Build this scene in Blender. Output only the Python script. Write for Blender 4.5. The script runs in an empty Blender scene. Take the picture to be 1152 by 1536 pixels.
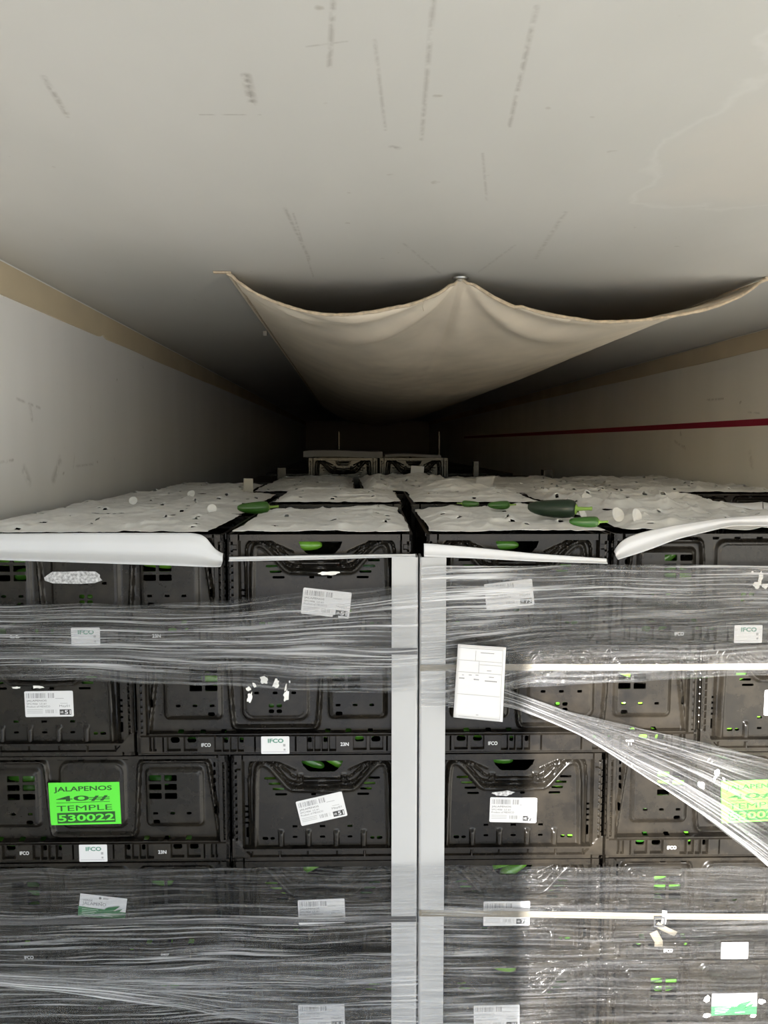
import bpy, bmesh, math, random
import numpy as np
from mathutils import Matrix, Vector

random.seed(11)
RNG = np.random.RandomState(5)
SC = bpy.context.scene
COL = SC.collection

# ------------------------------------------------------------------ camera
F_PX = 1153.0
YAW, PITCH = math.radians(2.68), math.radians(5.10)
CAM = np.array([-0.407, -1.61, 2.19])
FWD = np.array([math.sin(YAW) * math.cos(PITCH), math.cos(YAW) * math.cos(PITCH), -math.sin(PITCH)])
RGT = np.array([math.cos(YAW), -math.sin(YAW), 0.0])
UPV = np.cross(RGT, FWD)
cd = bpy.data.cameras.new('camera')
cam = bpy.data.objects.new('camera', cd)
COL.objects.link(cam)
cam.matrix_world = Matrix(((RGT[0], UPV[0], -FWD[0], CAM[0]), (RGT[1], UPV[1], -FWD[1], CAM[1]),
                           (RGT[2], UPV[2], -FWD[2], CAM[2]), (0, 0, 0, 1)))
cd.sensor_fit = 'AUTO'
cd.sensor_width = 36.0
cd.lens = F_PX * 36.0 / 1536.0
cd.clip_start, cd.clip_end = 0.02, 200
SC.camera = cam

# ------------------------------------------------------------------ light
w = bpy.data.worlds.new('sky')
SC.world = w
w.use_nodes = True
wn = w.node_tree.nodes
sky = wn.new('ShaderNodeTexSky')
sky.sky_type = 'NISHITA'
sky.sun_disc = False
sky.sun_elevation = math.radians(17)
sky.sun_rotation = math.radians(202.3)
sky.dust_density = 0.5
sky.ozone_density = 3.0
wn['Background'].inputs['Strength'].default_value = 0.36
w.node_tree.links.new(sky.outputs[0], wn['Background'].inputs['Color'])

SUN_AZ, SUN_EL = math.radians(22.8), math.radians(14.8)
sd = bpy.data.lights.new('sun', 'SUN')
sd.energy = 20.0
sd.color = (1.0, 0.97, 0.925)
sd.angle = math.radians(0.6)
sun = bpy.data.objects.new('sun', sd)
COL.objects.link(sun)
sdir = Vector((math.sin(SUN_AZ) * math.cos(SUN_EL), math.cos(SUN_AZ) * math.cos(SUN_EL), -math.sin(SUN_EL)))
sun.rotation_euler = sdir.to_track_quat('-Z', 'Y').to_euler()
sun.location = (-6, -8, 7)

SC.view_settings.view_transform = 'Standard'
SC.view_settings.look = 'None'
SC.view_settings.gamma = 1.0
SC.view_settings.use_curve_mapping = False
SC.view_settings.exposure = 0.60
SC.cycles.max_bounces = 12
SC.cycles.diffuse_bounces = 6
SC.cycles.glossy_bounces = 4
SC.cycles.transmission_bounces = 8
SC.cycles.transparent_max_bounces = 24
SC.cycles.caustics_reflective = False
SC.cycles.caustics_refractive = False

# ------------------------------------------------------------------ helpers
PALLET_ROT = math.radians(-1.75)
P0 = np.array([-0.257, 0.0, 0.0])
CR, SR = math.cos(PALLET_ROT), math.sin(PALLET_ROT)


def L2W(x, y, z=0.0):
    return (P0[0] + CR * x - SR * y, P0[1] + SR * x + CR * y, z)


def pix_ray(px, py):
    return FWD + RGT * ((px - 576.0) / F_PX) + UPV * ((768.0 - py) / F_PX)


def front(px, py, yl=0.0):
    """pixel -> (x, z) on the pallet front plane (pallet frame) at local depth yl"""
    d = pix_ray(px, py)
    n = np.array([-SR, CR, 0.0])
    o = CAM - P0
    t = (yl - o.dot(n)) / d.dot(n)
    p = o + d * t
    return (p[0] * CR + p[1] * SR, p[2])


def on_z(px, py, z):
    d = pix_ray(px, py)
    t = (z - CAM[2]) / d[2]
    return CAM + d * t


def at_y(px, py, y):
    d = pix_ray(px, py)
    t = (y - CAM[1]) / d[1]
    return CAM + d * t


def mesh_np(name, V, Fq, smooth=None):
    """V (n,3); Fq list of index arrays each (m,k)"""
    me = bpy.data.meshes.new(name)
    V = np.asarray(V, dtype=np.float32)
    me.vertices.add(len(V))
    me.vertices.foreach_set('co', V.ravel())
    loops, starts, tot = [], [], 0
    for F in Fq:
        F = np.asarray(F, dtype=np.int32)
        if len(F) == 0:
            continue
        k = F.shape[1]
        loops.append(F.ravel())
        starts.append(tot + np.arange(len(F)) * k)
        tot += F.size
    loops = np.concatenate(loops)
    starts = np.concatenate(starts).astype(np.int32)
    me.loops.add(len(loops))
    me.loops.foreach_set('vertex_index', loops)
    me.polygons.add(len(starts))
    me.polygons.foreach_set('loop_start', starts)
    me.update(calc_edges=True)
    me.validate()
    me.polygons.foreach_set('use_smooth', np.full(len(me.polygons), smooth is not None, dtype=bool))
    if smooth is not None:
        if smooth < 180:
            me.set_sharp_from_angle(angle=math.radians(smooth))
    return me


def link(name, me, mat=None, parent=None, loc=(0, 0, 0), rz=0.0, rot=None):
    o = bpy.data.objects.new(name, me)
    COL.objects.link(o)
    if mat is not None and len(me.materials) == 0:
        me.materials.append(mat)
    o.location = loc
    o.rotation_euler = rot if rot is not None else (0, 0, rz)
    if parent is not None:
        o.parent = parent
    return o


def tag(o, label, cat, group=None, kind=None):
    o['label'] = label
    o['category'] = cat
    if group:
        o['group'] = group
    if kind:
        o['kind'] = kind
    return o


def thing(name, label, cat, loc=(0, 0, 0), rz=0.0, group=None, rot=None):
    o = bpy.data.objects.new(name, None)
    COL.objects.link(o)
    o.empty_display_size = 0.05
    o.location = loc
    o.rotation_euler = rot if rot is not None else (0, 0, rz)
    return tag(o, label, cat, group)


def struct(o):
    o['kind'] = 'structure'
    return o


def box_arrays(x0, x1, y0, y1, z0, z1):
    V = np.array([[x0, y0, z0], [x1, y0, z0], [x1, y1, z0], [x0, y1, z0],
                  [x0, y0, z1], [x1, y0, z1], [x1, y1, z1], [x0, y1, z1]], float)
    F = np.array([[0, 3, 2, 1], [4, 5, 6, 7], [0, 1, 5, 4], [1, 2, 6, 5], [2, 3, 7, 6], [3, 0, 4, 7]])
    return V, F


def boxes_mesh(name, boxes, bevel=0.0):
    Vs, Fs, n = [], [], 0
    for b in boxes:
        V, Fq = box_arrays(*b)
        Vs.append(V)
        Fs.append(Fq + n)
        n += 8
    me = mesh_np(name, np.concatenate(Vs), [np.concatenate(Fs)])
    if bevel > 0:
        bm = bmesh.new()
        bm.from_mesh(me)
        bmesh.ops.bevel(bm, geom=bm.edges[:], offset=bevel, segments=2, affect='EDGES', profile=0.5)
        bm.to_mesh(me)
        bm.free()
    return me


def grid_faces(nu, nv):
    """vertices index i*nv + j ; i in u, j in v"""
    i, j = np.meshgrid(np.arange(nu - 1), np.arange(nv - 1), indexing='ij')
    a = (i * nv + j).ravel()
    return np.stack([a, a + nv, a + nv + 1, a + 1], 1)


def noise2(U, V, seed, octaves=3):
    """cheap smooth value noise, numpy only"""
    out = np.zeros_like(U, dtype=float)
    amp, fr, tot = 1.0, 1.0, 0.0
    for o in range(octaves):
        rs = np.random.RandomState(seed + 17 * o)
        T = rs.rand(64, 64)
        u, v = U * fr, V * fr
        iu, iv = np.floor(u).astype(int), np.floor(v).astype(int)
        fu, fv = u - iu, v - iv
        fu, fv = fu * fu * (3 - 2 * fu), fv * fv * (3 - 2 * fv)
        g = lambda a, b: T[a % 64, b % 64]
        out += amp * ((g(iu, iv) * (1 - fu) + g(iu + 1, iv) * fu) * (1 - fv)
                      + (g(iu, iv + 1) * (1 - fu) + g(iu + 1, iv + 1) * fu) * fv)
        tot += amp
        amp *= 0.5
        fr *= 2.0
    return out / tot * 2 - 1


# ------------------------------------------------------------------ materials
def new_mat(name):
    m = bpy.data.materials.new(name)
    m.use_nodes = True
    return m, m.node_tree.nodes, m.node_tree.links, m.node_tree.nodes['Principled BSDF']


def simple(name, col, rough=0.5, var=0.0, scale=20.0, bump=0.0, metal=0.0, spec=0.5, trans=0.0):
    m, n, l, p = new_mat(name)
    p.inputs['Base Color'].default_value = (*col, 1)
    p.inputs['Roughness'].default_value = rough
    p.inputs['Metallic'].default_value = metal
    p.inputs['Specular IOR Level'].default_value = spec
    if var > 0 or bump > 0:
        tc = n.new('ShaderNodeTexCoord')
        nz = n.new('ShaderNodeTexNoise')
        nz.inputs['Scale'].default_value = scale
        nz.inputs['Detail'].default_value = 5
        l.new(tc.outputs['Object'], nz.inputs['Vector'])
        if var > 0:
            rp = n.new('ShaderNodeValToRGB')
            rp.color_ramp.elements[0].position = 0.3
            rp.color_ramp.elements[1].position = 0.7
            rp.color_ramp.elements[0].color = (*[c * (1 - var) for c in col], 1)
            rp.color_ramp.elements[1].color = (*[min(1, c * (1 + var)) for c in col], 1)
            l.new(nz.outputs['Fac'], rp.inputs['Fac'])
            l.new(rp.outputs['Color'], p.inputs['Base Color'])
        if bump > 0:
            b = n.new('ShaderNodeBump')
            b.inputs['Strength'].default_value = bump
            b.inputs['Distance'].default_value = 0.002
            l.new(nz.outputs['Fac'], b.inputs['Height'])
            l.new(b.outputs['Normal'], p.inputs['Normal'])
    return m


def black_plastic():
    m, n, l, p = new_mat('black_plastic')
    tc = n.new('ShaderNodeTexCoord')
    nz = n.new('ShaderNodeTexNoise')
    nz.inputs['Scale'].default_value = 9
    nz.inputs['Detail'].default_value = 8
    nz.inputs['Roughness'].default_value = 0.7
    l.new(tc.outputs['Object'], nz.inputs['Vector'])
    rp = n.new('ShaderNodeValToRGB')
    rp.color_ramp.elements[0].position = 0.30
    rp.color_ramp.elements[1].position = 0.80
    rp.color_ramp.elements[0].color = (0.0025, 0.0025, 0.0026, 1)
    rp.color_ramp.elements[1].color = (0.0250, 0.0205, 0.0145, 1)
    l.new(nz.outputs['Fac'], rp.inputs['Fac'])
    l.new(rp.outputs['Color'], p.inputs['Base Color'])
    p.inputs['Roughness'].default_value = 0.25
    p.inputs['Specular IOR Level'].default_value = 0.28
    nf = n.new('ShaderNodeTexNoise')
    nf.inputs['Scale'].default_value = 900
    l.new(tc.outputs['Object'], nf.inputs['Vector'])
    b = n.new('ShaderNodeBump')
    b.inputs['Strength'].default_value = 0.08
    b.inputs['Distance'].default_value = 0.0006
    l.new(nf.outputs['Fac'], b.inputs['Height'])
    l.new(b.outputs['Normal'], p.inputs['Normal'])
    return m


def math_node(n, l, op, a, b=None, c=None, clamp=False):
    q = n.new('ShaderNodeMath')
    q.operation = op
    q.use_clamp = clamp
    for i, x in enumerate((a, b, c)):
        if x is None:
            continue
        if isinstance(x, (int, float)):
            q.inputs[i].default_value = x
        else:
            l.new(x, q.inputs[i])
    return q.outputs[0]


def seg_mask(n, l, pos, a, b, wd):
    """soft mask around the segment a-b (object space of an unmoved object)"""
    a, b = Vector(a), Vector(b)
    ba = b - a
    s = n.new('ShaderNodeVectorMath'); s.operation = 'SUBTRACT'
    l.new(pos, s.inputs[0]); s.inputs[1].default_value = a
    d = n.new('ShaderNodeVectorMath'); d.operation = 'DOT_PRODUCT'
    l.new(s.outputs[0], d.inputs[0]); d.inputs[1].default_value = ba / ba.length_squared
    h = math_node(n, l, 'ADD', d.outputs['Value'], 0.0, clamp=True)
    k = n.new('ShaderNodeVectorMath'); k.operation = 'SCALE'
    k.inputs[0].default_value = ba
    l.new(h, k.inputs['Scale'])
    r = n.new('ShaderNodeVectorMath'); r.operation = 'DISTANCE'
    l.new(s.outputs[0], r.inputs[0]); l.new(k.outputs[0], r.inputs[1])
    q = math_node(n, l, 'DIVIDE', r.outputs['Value'], wd)
    return math_node(n, l, 'SUBTRACT', 1.0, q, clamp=True)


def mix_col(n, l, fac, a, b):
    mx = n.new('ShaderNodeMix')
    mx.data_type = 'RGBA'
    for s, x in ((mx.inputs['Factor'], fac), (mx.inputs['A'], a), (mx.inputs['B'], b)):
        if isinstance(x, (tuple, list)):
            s.default_value = (*x[:3], 1)
        elif isinstance(x, (int, float)):
            s.default_value = x
        else:
            l.new(x, s)
    return mx.outputs['Result']


def painted_panel(name, col, col2, scuffs=(), stain=None, rough=0.45, stretch=(1, 1, 1), specks=True):
    m, n, l, p = new_mat(name)
    tc = n.new('ShaderNodeTexCoord')
    pos = tc.outputs['Object']
    mp = n.new('ShaderNodeMapping')
    mp.inputs['Scale'].default_value = stretch
    l.new(pos, mp.inputs['Vector'])
    n1 = n.new('ShaderNodeTexNoise'); n1.inputs['Scale'].default_value = 1.6; n1.inputs['Detail'].default_value = 4
    l.new(mp.outputs[0], n1.inputs['Vector'])
    rp = n.new('ShaderNodeValToRGB')
    rp.color_ramp.elements[0].position = 0.35
    rp.color_ramp.elements[1].position = 0.68
    rp.color_ramp.elements[0].color = (*col, 1)
    rp.color_ramp.elements[1].color = (*col2, 1)
    l.new(n1.outputs['Fac'], rp.inputs['Fac'])
    c = rp.outputs['Color']
    if stain:
        x0, y1 = stain
        nd = n.new('ShaderNodeTexNoise'); nd.inputs['Scale'].default_value = 5; nd.inputs['Detail'].default_value = 6
        l.new(pos, nd.inputs['Vector'])
        sp = n.new('ShaderNodeSeparateXYZ'); l.new(pos, sp.inputs[0])
        dn = math_node(n, l, 'MULTIPLY', math_node(n, l, 'SUBTRACT', nd.outputs['Fac'], 0.5), 0.28)
        ex = math_node(n, l, 'ADD', math_node(n, l, 'SUBTRACT', sp.outputs['X'], x0), dn)
        ey = math_node(n, l, 'ADD', math_node(n, l, 'SUBTRACT', y1, sp.outputs['Y']), dn)
        e = math_node(n, l, 'MINIMUM', ex, ey)
        inside = math_node(n, l, 'MULTIPLY', e, 14.0, clamp=True)
        c = mix_col(n, l, math_node(n, l, 'MULTIPLY', inside, 0.35), c, (0.62, 0.57, 0.51))
        ln = math_node(n, l, 'SUBTRACT', 1.0, math_node(n, l, 'DIVIDE', math_node(n, l, 'ABSOLUTE', e), 0.012), clamp=True)
        c = mix_col(n, l, math_node(n, l, 'MULTIPLY', ln, 0.12), c, (0.9, 0.88, 0.84))
    if specks:
        ns = n.new('ShaderNodeTexNoise'); ns.inputs['Scale'].default_value = 26; ns.inputs['Detail'].default_value = 2
        l.new(pos, ns.inputs['Vector'])
        sk = math_node(n, l, 'MULTIPLY', math_node(n, l, 'SUBTRACT', ns.outputs['Fac'], 0.735), 14, clamp=True)
        c = mix_col(n, l, math_node(n, l, 'MULTIPLY', sk, 0.45), c, (0.22, 0.18, 0.13))
    if scuffs:
        ng = n.new('ShaderNodeTexNoise'); ng.inputs['Scale'].default_value = 60; ng.inputs['Detail'].default_value = 3
        l.new(pos, ng.inputs['Vector'])
        br = math_node(n, l, 'MULTIPLY', math_node(n, l, 'SUBTRACT', ng.outputs['Fac'], 0.36), 5, clamp=True)
        acc = None
        for a, b, wd, st in scuffs:
            mk = math_node(n, l, 'MULTIPLY', seg_mask(n, l, pos, a, b, wd), st * 0.8)
            acc = mk if acc is None else math_node(n, l, 'MAXIMUM', acc, mk)
        c = mix_col(n, l, math_node(n, l, 'MULTIPLY', acc, br), c, (0.16, 0.13, 0.10))
    l.new(c, p.inputs['Base Color'])
    p.inputs['Roughness'].default_value = rough
    nb = n.new('ShaderNodeTexNoise'); nb.inputs['Scale'].default_value = 7; nb.inputs['Detail'].default_value = 3
    l.new(mp.outputs[0], nb.inputs['Vector'])
    b = n.new('ShaderNodeBump'); b.inputs['Strength'].default_value = 0.12; b.inputs['Distance'].default_value = 0.01
    l.new(nb.outputs['Fac'], b.inputs['Height'])
    l.new(b.outputs['Normal'], p.inputs['Normal'])
    return m


def film_mat(name, haze, streak, seed, freq=170.0, gloss=1.0, rough=0.2, tint=(0.86, 0.87, 0.90)):
    """clear stretch film: see-through, glossy, with milky creases and painted white glints along its length"""
    m, n, l, p = new_mat(name)
    n.remove(p)
    out = n['Material Output']
    uv = n.new('ShaderNodeUVMap'); uv.uv_map = 'film'
    at = n.new('ShaderNodeAttribute'); at.attribute_name = 'milk_and_glint'
    sp = n.new('ShaderNodeSeparateXYZ')
    l.new(uv.outputs[0], sp.inputs[0])

    def nz(vec, su, sv, det, off):
        mp = n.new('ShaderNodeMapping')
        mp.inputs['Scale'].default_value = (su, sv, 1)
        mp.inputs['Location'].default_value = (seed * 1.7 + off, seed * 3.1 - off, 0)
        l.new(vec, mp.inputs['Vector'])
        q = n.new('ShaderNodeTexNoise')
        q.inputs['Scale'].default_value = 1
        q.inputs['Detail'].default_value = det
        q.inputs['Roughness'].default_value = 0.6
        l.new(mp.outputs[0], q.inputs['Vector'])
        return q.outputs['Fac']
    wv = nz(uv.outputs[0], 3.2, 9.0, 1, 5.0)
    v2 = math_node(n, l, 'ADD', sp.outputs['Y'], math_node(n, l, 'MULTIPLY', math_node(n, l, 'SUBTRACT', wv, 0.5), 0.028))
    cb = n.new('ShaderNodeCombineXYZ')
    l.new(sp.outputs['X'], cb.inputs[0]); l.new(v2, cb.inputs[1])
    vec = cb.outputs[0]
    a = nz(vec, 3.0, freq, 4, 0.0)
    b = nz(vec, 1.6, freq * 0.17, 3, 11.0)
    c = nz(vec, 4.0, freq * 1.7, 2, 23.0)
    lines = math_node(n, l, 'MULTIPLY', math_node(n, l, 'SUBTRACT', a, 0.47), 9.0, clamp=True)
    lines = math_node(n, l, 'POWER', lines, 1.3)
    env = math_node(n, l, 'MULTIPLY', math_node(n, l, 'SUBTRACT', b, 0.34), 4.0, clamp=True)
    fine = math_node(n, l, 'MULTIPLY', math_node(n, l, 'SUBTRACT', c, 0.56), 9.0, clamp=True)
    f = math_node(n, l, 'MULTIPLY', math_node(n, l, 'MULTIPLY', lines, math_node(n, l, 'ADD', env, 0.22)), streak)
    f = math_node(n, l, 'ADD', f, math_node(n, l, 'MULTIPLY', math_node(n, l, 'MULTIPLY', fine, env), streak * 0.55))
    f = math_node(n, l, 'ADD', f, math_node(n, l, 'MULTIPLY', env, haze))
    f = math_node(n, l, 'MULTIPLY', f, at.outputs['Fac'], clamp=True)
    f = math_node(n, l, 'MINIMUM', f, 0.92)
    hh = math_node(n, l, 'ADD', a, math_node(n, l, 'MULTIPLY', c, 0.4))
    hh = math_node(n, l, 'ADD', hh, math_node(n, l, 'MULTIPLY', b, 1.6))
    bp = n.new('ShaderNodeBump')
    bp.inputs['Strength'].default_value = 1.0
    bp.inputs['Distance'].default_value = 0.006
    l.new(hh, bp.inputs['Height'])
    df = n.new('ShaderNodeBsdfDiffuse'); df.inputs['Color'].default_value = (*tint, 1)
    tl = n.new('ShaderNodeBsdfTranslucent'); tl.inputs['Color'].default_value = (*tint, 1)
    dm = n.new('ShaderNodeMixShader'); dm.inputs[0].default_value = 0.35
    l.new(df.outputs[0], dm.inputs[1]); l.new(tl.outputs[0], dm.inputs[2])
    tr = n.new('ShaderNodeBsdfTransparent'); tr.inputs['Color'].default_value = (0.97, 0.972, 0.975, 1)
    m1 = n.new('ShaderNodeMixShader')
    l.new(f, m1.inputs[0]); l.new(tr.outputs[0], m1.inputs[1]); l.new(dm.outputs[0], m1.inputs[2])
    gl = n.new('ShaderNodeBsdfGlossy'); gl.inputs['Roughness'].default_value = rough
    l.new(bp.outputs['Normal'], gl.inputs['Normal'])
    fr = n.new('ShaderNodeFresnel'); fr.inputs['IOR'].default_value = 1.45
    l.new(bp.outputs['Normal'], fr.inputs['Normal'])
    gf = math_node(n, l, 'MULTIPLY', fr.outputs[0], gloss, clamp=True)
    gf = math_node(n, l, 'MINIMUM', gf, 0.5)
    m2 = n.new('ShaderNodeMixShader')
    l.new(gf, m2.inputs[0]); l.new(m1.outputs[0], m2.inputs[1]); l.new(gl.outputs[0], m2.inputs[2])
    l.new(m2.outputs[0], out.inputs['Surface'])
    return m


def pepper_mat():
    m, n, l, p = new_mat('pepper_skin')
    oi = n.new('ShaderNodeObjectInfo')
    rp = n.new('ShaderNodeValToRGB')
    rp.color_ramp.elements[0].color = (0.018, 0.075, 0.010, 1)
    rp.color_ramp.elements[1].color = (0.15, 0.34, 0.03, 1)
    rp.color_ramp.elements.new(0.6).color = (0.075, 0.22, 0.018, 1)
    l.new(oi.outputs['Random'], rp.inputs['Fac'])
    l.new(rp.outputs[0], p.inputs['Base Color'])
    p.inputs['Roughness'].default_value = 0.24
    return m


M = {}
M['black'] = black_plastic()
M['paper'] = simple('tissue_paper', (0.72, 0.72, 0.71), 0.75, 0.10, 22, 0.9)
M['flap_paper'] = simple('coated_paper', (0.61, 0.62, 0.645), 0.55, 0.03, 5, 0.1)
M['label'] = simple('label_stock', (0.66, 0.66, 0.675), 0.42)
M['ink'] = simple('grey_ink', (0.16, 0.16, 0.17), 0.6)
M['faint_ink'] = simple('faint_ink', (0.33, 0.33, 0.34), 0.6)
M['black_ink'] = simple('black_ink', (0.03, 0.03, 0.03), 0.5)
M['mould_white'] = simple('white_moulded_mark', (0.55, 0.56, 0.58), 0.5)
M['neon'] = simple('neon_green_stock', (0.10, 0.72, 0.04), 0.5)
M['neon_ink'] = simple('dark_green_ink', (0.008, 0.075, 0.008), 0.55)
M['teal'] = simple('teal_ink', (0.07, 0.22, 0.16), 0.5)
M['leaf_green'] = simple('label_green', (0.028, 0.16, 0.055), 0.5)
M['pale_green'] = simple('label_pale_green', (0.45, 0.62, 0.50), 0.5)
M['residue'] = simple('torn_label_paper', (0.80, 0.79, 0.76), 0.7, 0.1, 60, 0.4)
M['silver'] = simple('worn_silver_label', (0.42, 0.42, 0.43), 0.5, 0.6, 180)
M['board'] = simple('white_edge_board', (0.44, 0.445, 0.455), 0.5, 0.02, 8, 0.06)
M['strap_grey'] = simple('grey_strap', (0.045, 0.045, 0.048), 0.35, 0.15, 30)
M['strap_cream'] = simple('cream_strap', (0.18, 0.160, 0.122), 0.4, 0.08, 30)
M['canvas'] = simple('tan_canvas', (0.76, 0.68, 0.555), 0.85, 0.10, 5, 0.25)
M['hem'] = simple('stitched_hem', (0.56, 0.46, 0.33), 0.85, 0.25, 70, 0.5)
M['metal'] = simple('zinc_washer', (0.33, 0.33, 0.32), 0.35, metal=0.9)
M['tan'] = simple('tan_trim', (0.62, 0.52, 0.36), 0.55, 0.10, 3, 0.1)
M['red'] = simple('red_stripe', (0.26, 0.012, 0.035), 0.5)
M['concrete'] = simple('yard_concrete', (0.42, 0.425, 0.435), 0.9, 0.08, 0.6)
M['alu'] = simple('aluminium_floor', (0.15, 0.15, 0.148), 0.6, 0.1, 3)
M['pepper'] = pepper_mat()
M['stem'] = simple('pepper_stem', (0.20, 0.34, 0.06), 0.55)
M['pepper_mid'] = simple('mid_green_pepper_skin', (0.030, 0.105, 0.012), 0.3)
M['poblano'] = simple('dark_pepper_skin', (0.005, 0.018, 0.006), 0.38)
M['dim_sheet'] = simple('darkened_white_sheet', (0.17, 0.17, 0.175), 0.8)  # white sheets greyed: the gloom of the far end put into the colour
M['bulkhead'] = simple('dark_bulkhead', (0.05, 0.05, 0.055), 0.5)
M['wood'] = simple('pale_board', (0.45, 0.42, 0.36), 0.7)

# ------------------------------------------------------------------ trailer shell
XW = 1.275
Y_DOOR, Y_END = -3.00, 14.4
Z_C = 2.65


def ceil_pt(px, py):
    p = on_z(px, py, Z_C)
    return (p[0], p[1], Z_C)


def wall_pt(px, py, x):
    d = pix_ray(px, py)
    t = (x - CAM[0]) / d[0]
    p = CAM + d * t
    return (p[0], p[1], p[2])


SCUFF_PX = [((65, 115), (102, 175), 0.006, 0.55), ((369, 113), (379, 155), 0.009, 0.75), ((500, 0), (494, 100), 0.005, 0.5),
            ((562, 60), (578, 195), 0.004, 0.4), ((650, 0), (632, 210), 0.005, 0.45), ((805, 10), (764, 190), 0.005, 0.5),
            ((724, 230), (730, 300), 0.004, 0.35), ((427, 312), (465, 390), 0.006, 0.45), ((440, 320), (470, 415), 0.004, 0.4),
            ((848, 318), (803, 388), 0.008, 0.35), ((300, 172), (390, 172), 0.003, 0.5), ((588, 220), (597, 222), 0.008, 0.6),
            ((605, 365), (660, 410), 0.006, 0.35), ((772, 368), (718, 408), 0.006, 0.35), ((460, 70), (520, 62), 0.003, 0.4)]
M['ceiling'] = painted_panel('ceiling_panel', (0.53, 0.52, 0.485), (0.59, 0.575, 0.54),
                             [(ceil_pt(*a), ceil_pt(*b), wd, st) for a, b, wd, st in SCUFF_PX],
                             stain=(ceil_pt(920, 310)[0], ceil_pt(920, 310)[1]), stretch=(1.2, 0.6, 1), rough=0.5)
LW = lambda x, y: wall_pt(x, y, -XW)
RW = lambda x, y: wall_pt(x, y, XW)
M['wall_left'] = painted_panel('wall_panel_left', (0.82, 0.81, 0.80), (0.87, 0.86, 0.85),
                               [(LW(45, 610), LW(48, 628), 0.012, 0.4), (LW(25, 598), LW(60, 612), 0.006, 0.4), (LW(90, 690), LW(80, 720), 0.02, 0.4),
                                (LW(0, 694), LW(20, 690), 0.006, 0.5), (LW(36, 705), LW(44, 722), 0.02, 0.4), (LW(110, 700), LW(140, 696), 0.006, 0.3),
                                (LW(112, 680), LW(110, 705), 0.006, 0.25)], stretch=(1, 2.2, 0.3), rough=0.5)
M['wall_right'] = painted_panel('wall_panel_right', (0.73, 0.72, 0.665), (0.79, 0.775, 0.72),
                                [(RW(1060, 600), RW(1085, 598), 0.008, 0.5), (RW(1020, 646), RW(1022, 656), 0.015, 0.5), (RW(1012, 662), RW(1028, 672), 0.012, 0.4),
                                 (RW(1122, 618), RW(1140, 620), 0.006, 0.4), (RW(1125, 680), RW(1128, 700), 0.02, 0.3)], stretch=(1, 2.2, 0.3), rough=0.5)


def shell_box(name, b, mat):
    me = boxes_mesh(name, [b])
    return struct(link(name, me, mat))


shell_box('ceiling', (-XW - 0.08, XW + 0.08, Y_DOOR, Y_END + 0.1, Z_C, Z_C + 0.1), M['ceiling'])
shell_box('wall_left', (-XW - 0.08, -XW, Y_DOOR, Y_END + 0.1, -0.05, Z_C), M['wall_left'])
wr = shell_box('wall_right', (XW, XW + 0.08, Y_DOOR, Y_END + 0.1, -0.05, Z_C), M['wall_right'])
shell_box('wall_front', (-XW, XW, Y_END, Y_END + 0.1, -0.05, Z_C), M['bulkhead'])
shell_box('floor', (-XW, XW, Y_DOOR, Y_END, -0.05, 0.0), M['alu'])
g = shell_box('ground', (-40, 40, -60, Y_DOOR - 0.002, -0.25, -0.05), M['concrete'])
st = boxes_mesh('stripe', [(XW - 0.0012, XW + 0.0005, 0.9, 9.5, 2.262, 2.290)])
link('stripe', st, M['red'], wr)
# header over the rear doorway
shell_box('trim_1', (-XW, XW, Y_DOOR, Y_DOOR + 0.04, 2.60, Z_C), M['metal'])


def trim_rail(name, side, z0, z1):
    n = 160
    ys = np.linspace(Y_DOOR + 0.05, Y_END, n)
    zb = z0 + 0.004 * noise2(ys * 2, ys * 0, 3)
    # a chipped nick near the door end
    if side < 0:
        yn = LW(152, 492)[1]
        ys = np.sort(np.concatenate([ys, yn + np.array([-0.05, -0.03, 0, 0.02, 0.05])]))
        zb = z0 + 0.003 * noise2(ys * 2, ys * 0, 3) + 0.012 * np.exp(-((ys - yn) / 0.022) ** 2)
    n = len(ys)
    xi, xo = side * XW, side * (XW - 0.006)
    prof = [(xi, 1), (xo, 1), (xo, 0), (xi, 0)]
    V = np.array([[px, y, z1 if k else b] for y, b in zip(ys, zb) for px, k in prof])
    F = []
    for i in range(n - 1):
        for k in range(3):
            a = i * 4 + k
            F.append((a, a + 1, a + 5, a + 4) if side < 0 else (a, a + 4, a + 5, a + 1))
    me = mesh_np(name, V, [np.array(F)])
    return struct(link(name, me, M['tan']))


trim_rail('trim_left', -1, Z_C - 0.088, Z_C - 0.007)
trim_rail('trim_right', 1, Z_C - 0.082, Z_C - 0.006)

# ------------------------------------------------------------------ crate panels (height fields with cut holes)
def rrect(U, V, cx, cy, hw, hh, r=0.0):
    qx, qy = np.abs(U - cx) - (hw - r), np.abs(V - cy) - (hh - r)
    return np.hypot(np.maximum(qx, 0), np.maximum(qy, 0)) + np.minimum(np.maximum(qx, qy), 0) - r


def poly_dist(U, V, pts):
    d = np.full(U.shape, 1e9)
    for (ax, ay), (bx, by) in zip(pts[:-1], pts[1:]):
        bax, bay = bx - ax, by - ay
        h = np.clip(((U - ax) * bax + (V - ay) * bay) / (bax * bax + bay * bay + 1e-9), 0, 1)
        d = np.minimum(d, np.hypot(U - ax - h * bax, V - ay - h * bay))
    return d


def poly_sdf(U, V, pts):
    d = poly_dist(U, V, list(pts) + [pts[0]])
    ins = np.zeros(U.shape, bool)
    j = len(pts) - 1
    for i in range(len(pts)):
        (xi, yi), (xj, yj) = pts[i], pts[j]
        c = ((yi > V) != (yj > V)) & (U < (xj - xi) * (V - yi) / (yj - yi + 1e-12) + xi)
        ins ^= c
        j = i
    return np.where(ins, -d, d)


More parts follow.
